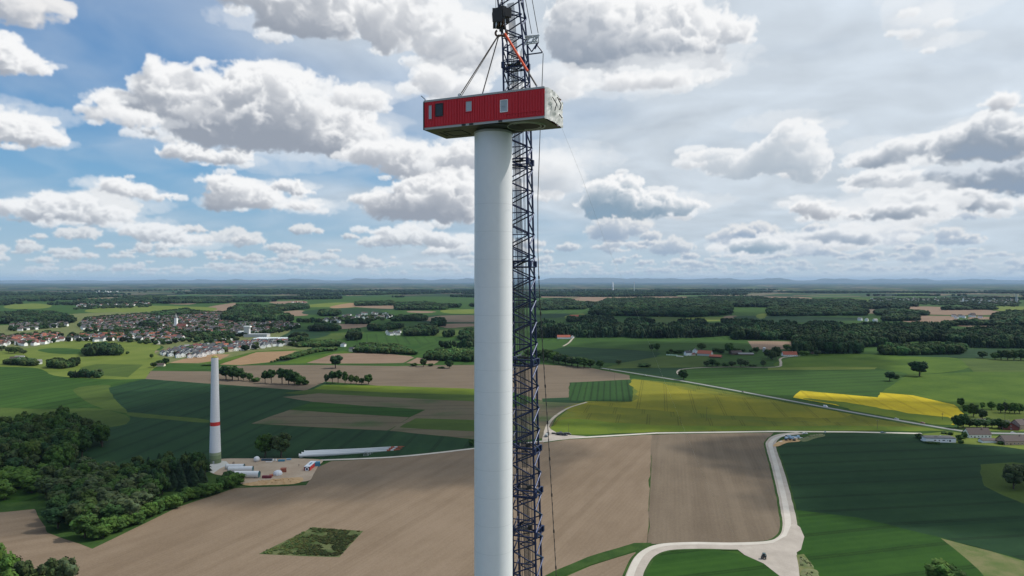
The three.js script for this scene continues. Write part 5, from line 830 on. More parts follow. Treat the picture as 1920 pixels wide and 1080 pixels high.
const BANDS = [
  ['498,583 500,571 560,568 577,570 575,580 520,584', .3], ['545,606 547,598 600,596 602,605', .3], ['666,574 668,565 737,564 738,573', .4], ['742,582 744,566 800,565 836,570 835,581', .4], ['733,603 738,591 780,589 803,593 798,602', .4], ['645,608 648,599 690,598 708,603 706,608', .3], ['684,621 690,611 730,606 762,606 758,615 720,621', .3], ['755,631 760,615 800,607 822,615 818,630', .3], ['810,613 812,605 832,604 836,612', .3], ['598,593 602,586 637,586 636,593', .3], ['578,622 582,609 635,609 636,621', .2], ['545,647 548,637 573,635 577,646', .2], ['760,653 764,645 830,639 888,640 888,653', .2], ['650,640 655,630 672,628 676,638', .2],
  ['880,652 860,644 888,633 900,650', .3], ['829,633 832,622 850,618 852,632', .4], ['860,638 864,618 888,614 888,640', .4],
  ['-40,563 -40,556 60,553 110,554 108,563', .4], ['125,560 128,552 160,551 160,560', .4], ['235,562 240,554 310,553 312,561', .4], ['300,570 310,562 430,560 430,568', .3],
];
BANDS.forEach(([p, c], i) => wood('small wood on the farmland between village and tower', p, G1, c, 18, 40 + i).userData.group = 'small woods between village and tower');
wood('dense trees on the slope just left of the tower', '790,676 800,660 830,655 888,653 888,680 840,677', G2, .1, 13, 70);
wood('garden trees round the hamlet left of the tower', '665,662 668,646 690,642 745,645 770,655 800,660 790,666 720,664', G2, .1, 10, 71);
wood('tree line below the greenhouses', '545,641 560,641 620,637 640,641 636,650 560,652 540,648', G2, .1, 9, 72);
// the woods on the right
wood('dark conifer wood behind the red roofed barn', '1000,634 1000,612 1020,600 1045,606 1090,606 1095,592 1150,592 1158,606 1185,610 1186,632 1120,634', G3, .8, 24, 21);
wood('long dark conifer wood across the middle right', '1184,635 1172,612 1175,598 1222,598 1228,608 1265,606 1280,598 1320,598 1330,610 1372,604 1376,630 1300,634', G3, .7, 24, 22);
wood('dark wood behind the bare field on the right', '1374,638 1372,626 1352,612 1355,597 1420,600 1488,606 1492,638', G1, .6, 22, 23);
wood('large mixed wood on the right', '1490,665 1488,640 1470,628 1440,612 1475,600 1560,604 1640,606 1740,604 1800,612 1960,612 1960,655 1822,653 1816,646 1760,640 1660,650 1615,652 1612,664 1540,664', G1, .45, 22, 24);
wood('bright green wood point on the right', '1652,666 1645,652 1665,646 1740,644 1800,644 1818,650 1802,665 1700,667', G2, .05, 17, 25);
wood('broad wood on the rise behind the conifers', '1107,592 1110,577 1135,560 1200,558 1300,560 1370,566 1372,590 1300,595 1230,594', G1, .4, 24, 26);
wood('wood at the far right below the town', '1860,614 1862,590 1890,583 1960,580 1960,612', G1, .4, 22, 27);
[['1012,582 1014,562 1060,559 1095,566 1096,580', .4], ['1060,606 1064,594 1100,592 1110,600', .2], ['1440,593 1442,574 1500,572 1600,574 1625,580 1626,592', .4], ['1640,592 1644,580 1680,578 1742,583 1740,592', .3], ['1475,568 1478,561 1600,560 1600,568', .4], ['1555,570 1560,564 1620,562 1622,570', .3], ['1380,575 1384,562 1440,562 1440,574', .4], ['1765,582 1768,575 1865,574 1868,581', .3], ['1760,612 1770,602 1830,600 1862,600 1862,611', .3], ['1320,620 1324,608 1350,607 1352,619', .2], ['1655,603 1660,595 1720,596 1720,602', .2], ['1440,566 1444,560 1470,560 1474,566', .4]].forEach(([p, c], i) => { wood('small wood among the fields on the right', p, G1, c, 18, 80 + i).userData.group = 'small woods on the right'; });
{ // far woods four to twelve kilometres off, left out where a bare field strip lies
  const list = [], r = rng(505), strips = FARBELT.map(([, p]) => P(p).map(([x, y]) => { const v = gp(x, y); return [v.x, v.z]; }));
  for (let d = 3900; d < 13000; d += 26 + (d - 3900) / 260) for (let a = -41; a < 41; a += (30 + (d - 3900) / 200) / d / D2R) {
    const aa = (a + .2 * r()) * D2R, dd = d + 24 * (r() - .5), x = Math.sin(aa) * dd, z = -Math.cos(aa) * dd, w = fbm(x / 2300 + 9, z / 1500 + 4, 4);
    if (w < (d < 5200 ? .10 : .06) + .05 * noise(x / 260, z / 260)) continue;
    if (strips.some((s) => inside(x, z, s))) continue;
    list.push([V3(x, land(x, z) - 1, z), 17 + 9 * r(), 34 + 14 * r(), r() < .4]);
  }
  stand('tall_grass', 'rough tall grass on the grassy island in the brown field', 'grass', scatter(P('490,1039 586,991 678,998 636,1044 560,1041'), 1.15, 77).filter(([p, k]) => k < .8 && noise(p.x / 9, p.z / 9) > -.25).map(([p, k]) => [p, .5 + .7 * k, 1.5 + k, false]), [.060, .085, .026], 78);
  stand('far_woods', 'far woods under the horizon', 'woods', list, G3, 9);
}

// ---------------------------------------------------------------- houses
const ROOFS = { dark: mat(.045, .047, .053, .7), red: mat(.14, .042, .03, .8), brown: mat(.065, .045, .04, .8), orange: mat(.25, .08, .04, .8), grey: mat(.20, .20, .20, .8) };
const WALLS = { white: mat(.87, .87, .85, .8), cream: mat(.66, .60, .46, .8), grey: mat(.48, .48, .47, .8), pink: mat(.46, .32, .25, .85), wood: mat(.12, .08, .055, .9), red: mat(.20, .05, .04, .85) };
ROOFS.tile = mat(.30, .075, .04, .8);
const PANE = mat(.035, .04, .048, .2), FRAME = mat(.62, .62, .60, .6);
function gableWall(l, w, h, rise) { const s = new THREE.Shape([[-w / 2, 0], [w / 2, 0], [w / 2, h], [0, h + rise], [-w / 2, h]].map(([x, y]) => new THREE.Vector2(x, y))); return new THREE.ExtrudeGeometry(s, { depth: l, bevelEnabled: false }).translate(0, 0, -l / 2).rotateY(Math.PI / 2); }
function gableRoof(l, w, h, rise, over = .5, th = .25) { const sl = Math.hypot(w / 2, rise), a = Math.atan2(rise, w / 2), k = (sl + over) / sl; return merge([-1, 1].map((s) => new THREE.BoxGeometry(l + over * 2, th, sl * k).rotateX(s * a).translate(0, h + rise - Math.sin(a) * sl * k / 2 + th * .72, s * Math.cos(a) * sl * k / 2))); }
function house(name, label, pos, turn, o, group) {
  const { l, w, h, rise = w * .42, roof = 'dark', wall = 'white', detail = 0, category = 'house' } = o, t = thing(name, label, category, pos, turn, group);
  part('wall', o.wg ?? gableWall(l, w, h, rise), WALLS[wall], t);
  const rf = part('roof', o.rg ?? gableRoof(l, w, h, rise), ROOFS[roof], t);
  if (detail) {
    part('chimney', boxAt(.7, 1.8, .7, l * .22, h + rise + .3, w * .08), WALLS.pink, rf);
    const n = Math.max(2, Math.round(l / 3.6));
    for (const s of [1, -1]) for (let k = 0; k < n; k++) { const x = -l / 2 + (k + .5) * l / n, door = k === (o.door ?? 1) && s === 1; const f = part(door ? 'door' : 'window', boxAt(1.15, door ? 2.1 : 1.25, .1, x, door ? 1.05 : Math.min(1.9, h * .55), s * (w / 2 + .02)), door ? WALLS.wood : FRAME, t); if (!door) part('pane', boxAt(.9, 1.0, .1, x, Math.min(1.9, h * .55), s * (w / 2 + .05)), PANE, f); }
    for (const s of [1, -1]) for (const y of [h * .5, h + rise * .3]) { const f = part('window', boxAt(.1, 1.2, 1.1, s * (l / 2 + .02), y, 0), FRAME, t); part('pane', boxAt(.1, .95, .85, s * (l / 2 + .05), y, 0), PANE, f); }
  }
  return t;
}
const hp = (x, y) => gp(x, y);
// the buildings at the right edge
{
  const a = hp(1737, 830.5), b = hp(1793, 831), d = b.clone().sub(a), l = d.length(), t = thing('long_building', 'long white single storey building with flat dark roof beside the wheat', 'building', a.clone().lerp(b, .5).add(V3(0, 0, -5)), Math.atan2(-d.z, d.x));
  part('wall', boxAt(l, 4.2, 10, 0, 2.1, 0), WALLS.white, t); part('roof', merge([boxAt(l + .8, .3, 5.6, 0, 4.65, 2.7).rotateX(0), boxAt(l + .8, .3, 5.6, 0, 4.65, -2.85), boxAt(l * .1, .5, .8, -l * .1, 5, 1)]), mat(.13, .125, .125, .8), t);
  for (const [u, w, h, y] of [[-.2, 2.0, 1.0, 2.5], [-.06, 1.2, 1.1, 2.4], [.09, 2.4, 1.0, 2.5], [.22, .9, 1.0, 2.4], [.30, 1.8, 1.7, 2.1]]) { const f = part('window', boxAt(w, h, .1, u * l, y, 5.02), FRAME, t); part('pane', boxAt(w - .25, h - .25, .1, u * l, y, 5.05), PANE, f); }
  part('terrace_wall', boxAt(4.5, 1.1, 1.2, -.16 * l, .55, 6.4), WALLS.pink, t); part('vent', boxAt(.9, .9, .9, l * .12, 5.1, -2), FRAME, t);
  house('farmhouse', 'white house with brown gable roof beside the long white building', hp(1838, 822).add(V3(0, 0, -5)), .0, { l: 21, w: 10.5, h: 3.6, rise: 5.2, roof: 'brown', detail: 1 });
  house('annex', 'low white annex with brown roof in front of the brown roofed house', hp(1855, 831.5).add(V3(0, 0, -3)), .02, { l: 13, w: 6, h: 2.6, rise: 1.5, roof: 'brown', detail: 0, category: 'annex' });
  house('brick_house', 'house with pinkish brick walls and brown roof at the right edge', hp(1908, 835).add(V3(0, 0, -5)), .05, { l: 25, w: 11, h: 4.0, rise: 4.2, roof: 'brown', wall: 'pink', detail: 1 });
  house('garden_house', 'dark roofed house half hidden in the garden trees', hp(1838, 798).add(V3(0, 0, -4)), .0, { l: 15, w: 9, h: 2.8, rise: 3.2, roof: 'dark', detail: 1 });
  house('timber_house', 'dark red timber gable house with white balcony at the right edge', hp(1898, 807).add(V3(0, 0, -5)), 1.25, { l: 13, w: 14, h: 3.4, rise: 4.6, roof: 'dark', wall: 'red', detail: 1 });
  house('timber_house', 'brown roofed house behind the dark red timber house', hp(1922, 806).add(V3(0, 0, -6)), .3, { l: 16, w: 11, h: 5, rise: 4.5, roof: 'brown', wall: 'pink', detail: 1 });
}
// the two farms and the far barns
const far = { detail: 0 };
house('farmhouse', 'white farmhouse with dark roof at the left end of the farm', hp(1290, 667), .25, { l: 13, w: 10, h: 6, roof: 'dark', detail: 1 });
house('farmhouse', 'white gable house behind the grey barn', hp(1303, 662), 1.2, { l: 12, w: 9, h: 6, roof: 'dark', detail: 1 });
house('barn', 'large barn with orange red roof and pale grey wall', hp(1322, 667), -.5, { l: 27, w: 22, h: 5, rise: 5.5, roof: 'tile', wall: 'grey', category: 'barn' });
house('barn', 'lower open shed with red roof right of the large barn', hp(1342, 671), -.5, { l: 22, w: 15, h: 3.2, rise: 3, roof: 'tile', wall: 'wood', category: 'barn' });
house('barn', 'small pinkish shed between farmhouse and barn', hp(1299, 667), .3, { l: 8, w: 7, h: 3, roof: 'red', wall: 'cream', category: 'barn' });
house('barn', 'dark timber barn left in the right farm', hp(1380, 665), .1, { l: 22, w: 13, h: 3.4, rise: 5, roof: 'brown', wall: 'wood', category: 'barn' });
house('barn', 'long low grey brown shed in the right farm', hp(1398, 666), -.05, { l: 30, w: 10, h: 2.6, rise: 2.4, roof: 'grey', wall: 'wood', category: 'barn' });
house('barn', 'long barn with red roof behind the trees of the right farm', hp(1448, 663), -.05, { l: 26, w: 12, h: 3, rise: 5, roof: 'tile', category: 'barn' });
house('barn', 'white walled barn with red roof at the right end of the farm', hp(1480, 668), -.1, { l: 27, w: 13, h: 3.6, rise: 6, roof: 'tile', detail: 1, category: 'barn' });
house('barn', 'small brown shed right of the red barn', hp(1523, 664), .1, { l: 10, w: 7, h: 2.6, roof: 'brown', wall: 'wood', category: 'barn' });
{ const s = thing('farm_silo', 'pale cylindrical silo in the right farm', 'silo', hp(1433, 660)); part('drum', cylAt(3, 3, 9, 0, 0, 0, 20), WALLS.grey, s); part('cap', new THREE.ConeGeometry(3.2, 2, 20).translate(0, 10, 0), FRAME, s); }
for (const [x0, x1, y, l, m] of [[1250, 1269, 666.5, 'long pale green wrapped silage row at the farm', mat(.45, .62, .52, .6)], [1269, 1280, 669, 'short white wrapped silage row at the farm', mat(.66, .66, .58, .6)]]) { const a = hp(x0, y), b = hp(x1, y + 1), t = thing('silage_row', l, 'silage', a), n = 8; for (let k = 0; k < n; k++) { const p = b.clone().sub(a).multiplyScalar(k / (n - 1)); part('bale', new THREE.CylinderGeometry(1.2, 1.2, 1.9, 12).rotateZ(Math.PI / 2).translate(p.x, 1.2, p.z), m, t); } }
house('barn', 'long white barn with bright red roof left of the green field', hp(1057, 635), .02, { l: 34, w: 13, h: 4, rise: 5.5, roof: 'tile', category: 'barn' });
house('farmhouse', 'small white house right of the long red barn', hp(1074, 634), 1.2, { l: 10, w: 8, h: 4.5, roof: 'dark' });
house('barn', 'red roofed farm above the dark conifer wood', hp(1082, 597), .05, { l: 60, w: 22, h: 7, rise: 7, roof: 'tile', category: 'barn' });
house('barn', 'small white barn on the light field above the conifers', hp(1235, 593), .1, { l: 26, w: 16, h: 8, rise: 5, roof: 'grey', category: 'barn' });
house('barn', 'pale shed beside the small yard below the estate', hp(301, 687), .1, { l: 14, w: 9, h: 3, rise: 2.5, roof: 'brown', wall: 'cream', category: 'barn' });
[[38, 681, .5, 'grey'], [37, 675, .3, 'grey'], [59, 680, -.6, 'dark'], [69, 683, .8, 'grey'], [28, 677, .2, 'brown']].forEach(([x, y, a, r], i) => house('farmhouse', 'house of the little farmstead among trees at the left edge', hp(x, y), a, { l: 15, w: 9, h: 4.5, roof: r }, 'houses of the little farmstead'));
{ // the works in the village: white silo tower, hall, glasshouses; the church
  const s = thing('silo_tower', 'white tower building of the works beside the greenhouses', 'tower building', hp(463.5, 632)); part('tower', boxAt(14, 27, 12, 0, 13.5, 0), WALLS.grey, s); part('head', boxAt(18, 3, 12, 1, 28, 0), WALLS.white, s); part('side_wing', boxAt(26, 13, 16, -25, 6.5, -40), WALLS.white, s);
  const h = thing('works_hall', 'long grey hall beside the white works tower', 'hall', hp(482, 632), -.03); part('wall', boxAt(62, 8, 24, 0, 4, 0), WALLS.grey, h); part('roof', boxAt(63, .6, 25, 0, 8.4, 0), mat(.34, .36, .38, .6), h);
  const g = thing('greenhouse', 'wide glasshouse block with many white gables', 'greenhouse', hp(508, 637), -.06), gm = mat(.42, .47, .50, .25); for (let k = 0; k < 14; k++) part('glass_bay', gableWall(44, 5.6, 3.6, 1.6).rotateY(Math.PI / 2).translate(-37 + k * 5.75, 0, 0), gm, g);
  const w = thing('works_hall', 'low wide hall with white roof behind the estate', 'hall', hp(417, 640), -.05); part('wall', boxAt(42, 5, 20, 0, 2.5, 0), WALLS.grey, w); part('roof', boxAt(43, .6, 21, 0, 5.4, 0), mat(.78, .78, .78, .5), w);
  const c = thing('church', 'village church with slim pale steeple', 'church', hp(330, 617)); part('tower', boxAt(8, 34, 8, 0, 17, 0), WALLS.white, c); part('spire', new THREE.ConeGeometry(5, 16, 4).rotateY(Math.PI / 4).translate(0, 42, 0), ROOFS.grey, c); part('nave', gableWall(30, 14, 10, 7).translate(19, 0, 0), WALLS.white, c); part('nave_roof', gableRoof(30, 14, 10, 7).translate(19, 0, 0), ROOFS.red, c);
}
// village houses: the nearest 250 one by one, the rest as one mass
{
  const r = rng(71), all = [], put = (poly, sp, seed, pick, set, keep = 1) => scatter(P(poly), sp, seed).forEach(([p, k]) => { if (k < keep) all.push([p, pick(k, r()), set, r()]); });
  put('300,666 338,672 372,671 420,661 470,656 520,650 572,645 562,641 480,642 420,647 370,651 330,656', 15.5, 1, (k, q) => q < .72 ? 'dark' : q < .86 ? 'red' : q < .9 ? 'orange' : 'grey', 'estate', .93);
  put('-10,652 40,650 78,647 118,641 112,628 60,630 -10,636', 19, 2, (k, q) => q < .18 ? 'orange' : q < .55 ? 'red' : 'brown', 'front', .9);
  put('125,640 175,641 215,640 260,640 300,647 340,640 352,626 280,622 200,628 135,632', 22, 3, (k, q) => q < .1 ? 'orange' : q < .45 ? 'red' : 'dark', 'front', .85);
  put('20,622 60,620 125,612 120,600 60,606 20,610', 26, 4, (k, q) => q < .5 ? 'dark' : 'brown', 'back', .7);
  put('148,612 160,600 240,594 330,586 440,590 520,604 560,612 520,622 450,630 350,626 250,622 160,622', 22, 5, (k, q) => q < .45 ? 'brown' : q < .85 ? 'dark' : 'red', 'back', .72);
  put('665,663 700,658 760,662 800,668 790,662 740,655 690,646 620,648 640,654', 30, 6, (k, q) => q < .6 ? 'dark' : 'grey', 'hamlet', .5);
  put('597,607 640,606 700,600 738,598 730,590 680,589 640,595 600,602', 44, 7, (k, q) => q < .5 ? 'brown' : 'dark', 'far', .7);
  put('140,580 160,576 210,574 283,574 280,567 200,566 150,570', 55, 8, (k, q) => q < .6 ? 'red' : 'dark', 'far', .7);
  put('540,574 570,571 580,567 545,568', 70, 9, (k, q) => 'red', 'far', .8); put('717,629 750,629 752,624 718,625', 30, 10, (k, q) => 'dark', 'hamlet', .6);
  put('1625,568 1700,566 1800,567 1910,574 1910,560 1780,559 1630,561', 85, 12, (k, q) => q < .5 ? 'brown' : 'dark', 'far', .6);
  put('1780,598 1840,597 1838,591 1782,592', 60, 13, (k, q) => 'brown', 'far', .5); put('1608,603 1645,604 1644,599 1610,598', 60, 14, (k, q) => 'grey', 'far', .5); put('180,551 222,552 222,546 180,546', 160, 15, (k, q) => 'grey', 'far', .7);
  all.sort((a, b) => a[0].length() - b[0].length());
  const G = [0, 1, 2].map((i) => { const l = [11.5, 13, 10][i], w = [8.6, 9.4, 9][i], h = [6.2, 5.8, 6.6][i], rise = [3.3, 2.9, 3.2][i]; return { l, w, h, rise, wg: gableWall(l, w, h, rise), rg: gableRoof(l, w, h, rise) }; });
  const where = { estate: 'in the new housing estate above the tan field', front: 'in the sunny front rows of the village', back: 'in the shaded back of the village', hamlet: 'in the hamlet left of the tower', far: 'in a far village' }, rest = {};
  all.forEach(([p, roof, set, q], i) => {
    const g = G[(q * 3) | 0], wall = q > .86 ? 'cream' : q > .78 && set !== 'estate' ? 'grey' : 'white', turn = set === 'estate' ? (q < .75 ? -.95 : .62) + .2 * (q - .4) : q * 3.1, s = set === 'far' ? 1.25 : set === 'back' ? 1.1 : 1;
    if (i < 250) { const lab = (wall === 'white' ? 'white' : wall === 'cream' ? 'cream' : 'grey') + ' gabled house with ' + (roof === 'dark' ? 'dark grey' : roof) + ' roof ' + where[set]; const t = house('village_house', lab, p, turn, { ...g, roof, wall }, lab.replace('house with', 'houses with')); t.scale.setScalar(s); if (i < 90) { const f = []; for (const x of [-.28, .28]) f.push(boxAt(1.2, 1.4, .1, x * g.l, 2.2, g.w / 2 + .03), boxAt(.1, 1.4, 1.2, g.l / 2 + .03, 2.2, x * g.w)); f.forEach((b) => part('window', b, PANE, t)); } }
    else (rest[roof] ??= []).push([p, turn, s, (q * 3) | 0]);
  });
  const t = thing('distant_houses', 'houses of the far villages and the back of the village', 'houses', V3(0, 0, 0)); tag(t, null, null, null, 'stuff');
  const m = new THREE.Matrix4(), qn = new THREE.Quaternion();
  for (const [roof, list] of Object.entries(rest)) for (const [kind, geo, mm] of [['walls', G[0].wg, WALLS.white], ['roofs', G[0].rg, ROOFS[roof]]]) { const im = new THREE.InstancedMesh(geo, mm, list.length); im.name = kind; im.userData.kind = 'stuff'; im.castShadow = im.receiveShadow = true; list.forEach(([p, a, s], i) => im.setMatrixAt(i, m.compose(p, qn.setFromAxisAngle(YUP, a), V3(s, s, s)))); t.add(im); }
  // trees between the houses
  const trees = [], rt = rng(33);
  for (const [poly, sp] of [['-10,652 118,642 112,626 60,628 -10,634', 17], ['125,641 215,641 300,648 345,642 352,624 280,620 130,630', 19], ['20,622 125,614 120,598 20,606', 18], ['148,614 160,598 240,592 330,584 440,588 520,602 565,614 520,626 450,634 350,628 250,624 160,624', 16], ['300,668 345,673 420,663 520,652 575,646 560,640 420,646 330,654', 26], ['352,642 352,628 440,632 450,640 400,646', 17], ['597,608 738,600 735,590 600,600', 34], ['1625,569 1910,576 1910,560 1640,560', 46], ['140,581 283,576 280,566 150,569', 40]]) scatter(P(poly), sp, 60 + trees.length).forEach(([p, k]) => { if (k < (p.length() < 2050 ? .58 : .86) && !all.some((h) => h[0].distanceTo(p) < 8)) trees.push([p, 6 + 7 * rt(), sp * .6 + 5 * rt()]); });
  stand('village_trees', 'garden trees between the village houses', 'trees', trees, [.026, .050, .018], 44, .1);
}
// far landmarks
{
  const cp = gp(1149, 545.5), c = thing('cooling_tower', 'far white cooling tower with its steam on the horizon', 'cooling tower', cp), k = cp.length() / F;
  part('shell', new THREE.LatheGeometry([[2.2, 0], [1.8, 3], [1.55, 6], [1.65, 8]].map(([x, y]) => new THREE.Vector2(x * k, y * k)), 32), mat(.62, .62, .60, .8, { side: THREE.DoubleSide }), c);
  const st = []; for (let i = 0; i < 7; i++) st.push(blob(k * (1.7 - .12 * i), k * (.15 * i * (i % 2 ? 1 : -.6)), k * (8 + i * 1.3), 0, 2, .6, i, [1, 1, 1])); const sm = merge(st); sm.deleteAttribute('color'); const steam = part('steam', sm, mat(.85, .85, .85, 1), c); steam.userData.kind = 'stuff';
  const hp2 = gp(1189, 547.5), h = thing('chimney', 'far slim pale chimney on the horizon right of the cooling tower', 'chimney', hp2), k2 = hp2.length() / F; part('shaft', cylAt(.75 * k2, .5 * k2, 18.5 * k2, 0, 0, 0, 16), mat(.55, .56, .57, .8), h); part('collar', cylAt(.62 * k2, .62 * k2, .5 * k2, 0, 18 * k2, 0, 16), mat(.4, .2, .18, .8), h);
  const wp = gp(1906, 566), w = thing('water_tower', 'far pale water tower above the town on the right', 'water tower', wp), k3 = wp.length() / F; part('shaft', cylAt(1.6 * k3, 1.5 * k3, 9 * k3, 0, 0, 0, 16), WALLS.grey, w); part('head', cylAt(2.2 * k3, 2.2 * k3, 4 * k3, 0, 8 * k3, 0, 16), WALLS.cream, w);
  const tp = gp(1806, 567), t = thing('town_church', 'far white church steeple in the town on the right', 'church', tp), k4 = tp.length() / F; part('tower', boxAt(1.6 * k4, 6 * k4, 1.6 * k4, 0, 3 * k4, 0), WALLS.white, t); part('spire', new THREE.ConeGeometry(1.1 * k4, 3.5 * k4, 8).translate(0, 7.7 * k4, 0), ROOFS.grey, t); part('nave', boxAt(5 * k4, 2.2 * k4, 2 * k4, -3 * k4, 1.1 * k4, 0), WALLS.white, t);
}
// ---------------------------------------------------------------- vehicles, poles, small things
const TYRE = mat(.02, .02, .02, .9), RIM = mat(.45, .46, .47, .4, { metalness: .6 });
function car(label, pos, turn, paint, o = {}) {
  const t = thing(o.name ?? 'car', label, o.category ?? 'car', pos, turn), van = o.van, L = o.l ?? 4.4, w = 1.8, s = L / 4.4;
  const ext = (pts, d) => new THREE.ExtrudeGeometry(new THREE.Shape(pts.map(([x, y]) => new THREE.Vector2(x * s, y))), { depth: d, bevelEnabled: true, bevelThickness: .06, bevelSize: .06, bevelSegments: 2 }).translate(0, 0, -d / 2);
  const m = new THREE.MeshPhysicalMaterial({ color: lin(...paint), roughness: .35, clearcoat: .6 });
  part('body', ext([[-2.15, .35], [2.15, .35], [2.2, .75], [1.3, .92], [-2.0, 1.0], [-2.2, .8]], w - .12), m, t);
  part('roof', ext(van ? [[-2.1, 1], [-2.05, 2.0], [.9, 2.0], [1.35, 1.0]] : [[-1.5, 1.38], [-1.3, 1.46], [.15, 1.46], [.3, 1.38]], w - .32), m, t);
  const gl = part('window', ext(van ? [[.5, 1.1], [.5, 1.85], [.85, 1.85], [1.25, 1.1]] : [[-1.95, .98], [-1.4, 1.4], [.25, 1.4], [1.05, .92]], w - (van ? .1 : .26)), PANE, t);
  for (const x of [-1.35, 1.35]) for (const z of [-.8, .8]) { const wh = part('wheel', new THREE.CylinderGeometry(.32, .32, .22, 16).rotateX(Math.PI / 2).translate(x * s, .32, z), TYRE, t); part('rim', new THREE.CylinderGeometry(.19, .19, .24, 12).rotateX(Math.PI / 2).translate(x * s, .32, z), RIM, wh); }
  for (const z of [-.6, .6]) { part('headlight', boxAt(.1, .16, .35, 2.2 * s, .68, z), FRAME, t); part('tail_light', boxAt(.1, .16, .3, -2.2 * s, .78, z), mat(.3, .01, .01, .4), t); }
  return t;
}
const alongRoad = (x, y, flip) => { const a = gp(x - 4, y - .7), b = gp(x + 4, y + .7), d = b.sub(a); return Math.atan2(-d.z, d.x) + (flip ? Math.PI : 0); };
const up = (v, h = .25) => v.setY(h);
car('white van in the middle of the country road', up(gp(1548, 763.5)), alongRoad(1548, 763), [.7, .7, .7], { van: 1, l: 5.6, category: 'van', name: 'van' });
car('silver car on the country road near the rapeseed end', up(gp(1681, 787)), alongRoad(1681, 787), [.5, .52, .53]);
car('red car farthest right on the country road', up(gp(1730, 794.5)), alongRoad(1730, 794), [.35, .04, .03]);
car('dark car on the country road below the green field', up(gp(1393, 736)), alongRoad(1393, 736, 1), [.02, .02, .025]);
car('white car farthest left on the country road', up(gp(1210, 704.5)), alongRoad(1210, 704), [.72, .72, .7], { l: 5.2 });
car('small dark car at the left start of the country road', up(gp(1144, 694.5)), alongRoad(1144, 694), [.05, .05, .055]);
car('blue green car on the farm road above the wheat', up(gp(1656, 812.5)), 0, [.03, .12, .15], { l: 5 });
car('white car parked in the yard of the timber house', up(gp(1899, 813), .3), .3, [.7, .7, .7]);
{ const t = thing('tractor', 'dark teal tractor parked on the gravel yard', 'tractor', gp(1432.5, 1048).setY(.5), 1.15), m = mat(.015, .055, .062, .4);
  part('hood', boxAt(2.2, .9, .95, 1.2, 1.35, 0), m, t); part('chassis', boxAt(4, .4, .8, .2, .85, 0), M.dark, t); part('cab', boxAt(1.5, 1.5, 1.5, -.8, 2.0, 0), PANE, t); part('cab_roof', boxAt(1.75, .18, 1.7, -.8, 2.82, 0), m, t); part('fender', merge([boxAt(1.5, .2, .5, -1, 1.75, 1), boxAt(1.5, .2, .5, -1, 1.75, -1)]), m, t);
  for (const [x, r] of [[-1.1, .85], [1.7, .55]]) for (const z of [-1, 1]) { const w = part('wheel', new THREE.CylinderGeometry(r, r, .5, 20).rotateX(Math.PI / 2).translate(x, r, z), TYRE, t); part('rim', new THREE.CylinderGeometry(r * .55, r * .55, .53, 14).rotateX(Math.PI / 2).translate(x, r, z), FRAME, w); }
  part('loader', merge([boxAt(.6, .7, 2.0, 3.0, .6, 0), barGeo(V3(.6, 1.3, .7), V3(2.9, .7, .7), .09), barGeo(V3(.6, 1.3, -.7), V3(2.9, .7, -.7), .09)]), M.dark, t); part('exhaust', barGeo(V3(.7, 1.7, .4), V3(.7, 2.9, .4), .05), M.black, t); }
function lorry(label, x, y, turn, paint, load) { const t = thing('lorry', label, 'lorry', gp(x, y).setY(.3), turn), m = mat(...paint, .5); part('cab', merge([boxAt(2.0, 2.4, 2.4, 4.2, 1.9, 0), boxAt(.3, 1.0, 2.4, 5.25, 1.1, 0)]), m, t); part('windscreen', boxAt(.1, .9, 2.1, 5.24, 2.4, 0), PANE, t); part('chassis', boxAt(10, .4, 1.2, 0, .9, 0), M.dark, t); part('load_bed', load ? merge([boxAt(7.4, .3, 2.5, -1, 1.3, 0), boxAt(6.8, 1.4, 2.2, -1, 2.1, 0)]) : merge([boxAt(7.4, .3, 2.5, -1, 1.3, 0), boxAt(.2, 1, 2.5, 2.6, 1.9, 0)]), load ? mat(...load, .7) : M.dark, t); for (const wx of [-3.8, -2.6, 1.2, 3.9]) for (const z of [-1.05, 1.05]) part('wheel', new THREE.CylinderGeometry(.5, .5, .35, 16).rotateX(Math.PI / 2).translate(wx, .5, z), TYRE, t); return t; }
lorry('dark flat lorry leftmost in the row at the crane junction', 1043.5, 815, -.35, [.03, .032, .035]); lorry('dark lorry with boxes in the middle of the row at the junction', 1052, 817, -.35, [.03, .035, .05], [.06, .065, .07]);
car('dark van with white front in the row at the junction', up(gp(1059.5, 817.5)), -.3, [.05, .055, .07], { van: 1, l: 5.4, category: 'van', name: 'van' }); car('dark van rightmost in the row at the junction', up(gp(1066, 815.5)), -.3, [.04, .045, .05], { van: 1, l: 5.2, category: 'van', name: 'van' });
lorry('dark lorry with pale load just right of the crane boom', 1025.5, 819, 1.3, [.05, .055, .06], [.30, .32, .32]);
{ const t = thing('rubble_stack', 'blue grey heap of steel parts at the road bend', 'parts heap', gp(1487, 822).setY(.2)), r = rng(5); for (let i = 0; i < 16; i++) part('steel_part', boxAt(2 + 3 * r(), .5 + r(), 1 + 1.5 * r(), (r() - .5) * 15, .5 + r() * 1.2, (r() - .5) * 10, r() * 3), i % 3 ? M.tarpBlue : M.whiteDull, t); }
[[1474, 827, 'dark bin left of the steel heap', M.black], [1475, 820, 'dark box behind the steel heap', M.dark], [1481, 826.5, 'dark crate in front of the steel heap', M.rust], [1489, 827.5, 'black barrel pile right in front of the steel heap', M.black]].forEach(([x, y, l, m]) => { const t = thing('site_box', l, 'box', gp(x, y).setY(.2)); part('body', boxAt(2.2, 1.6, 1.8, 0, .8, 0), m, t); part('lid', boxAt(2.4, .2, 2, 0, 1.7, 0), M.dark, t); });
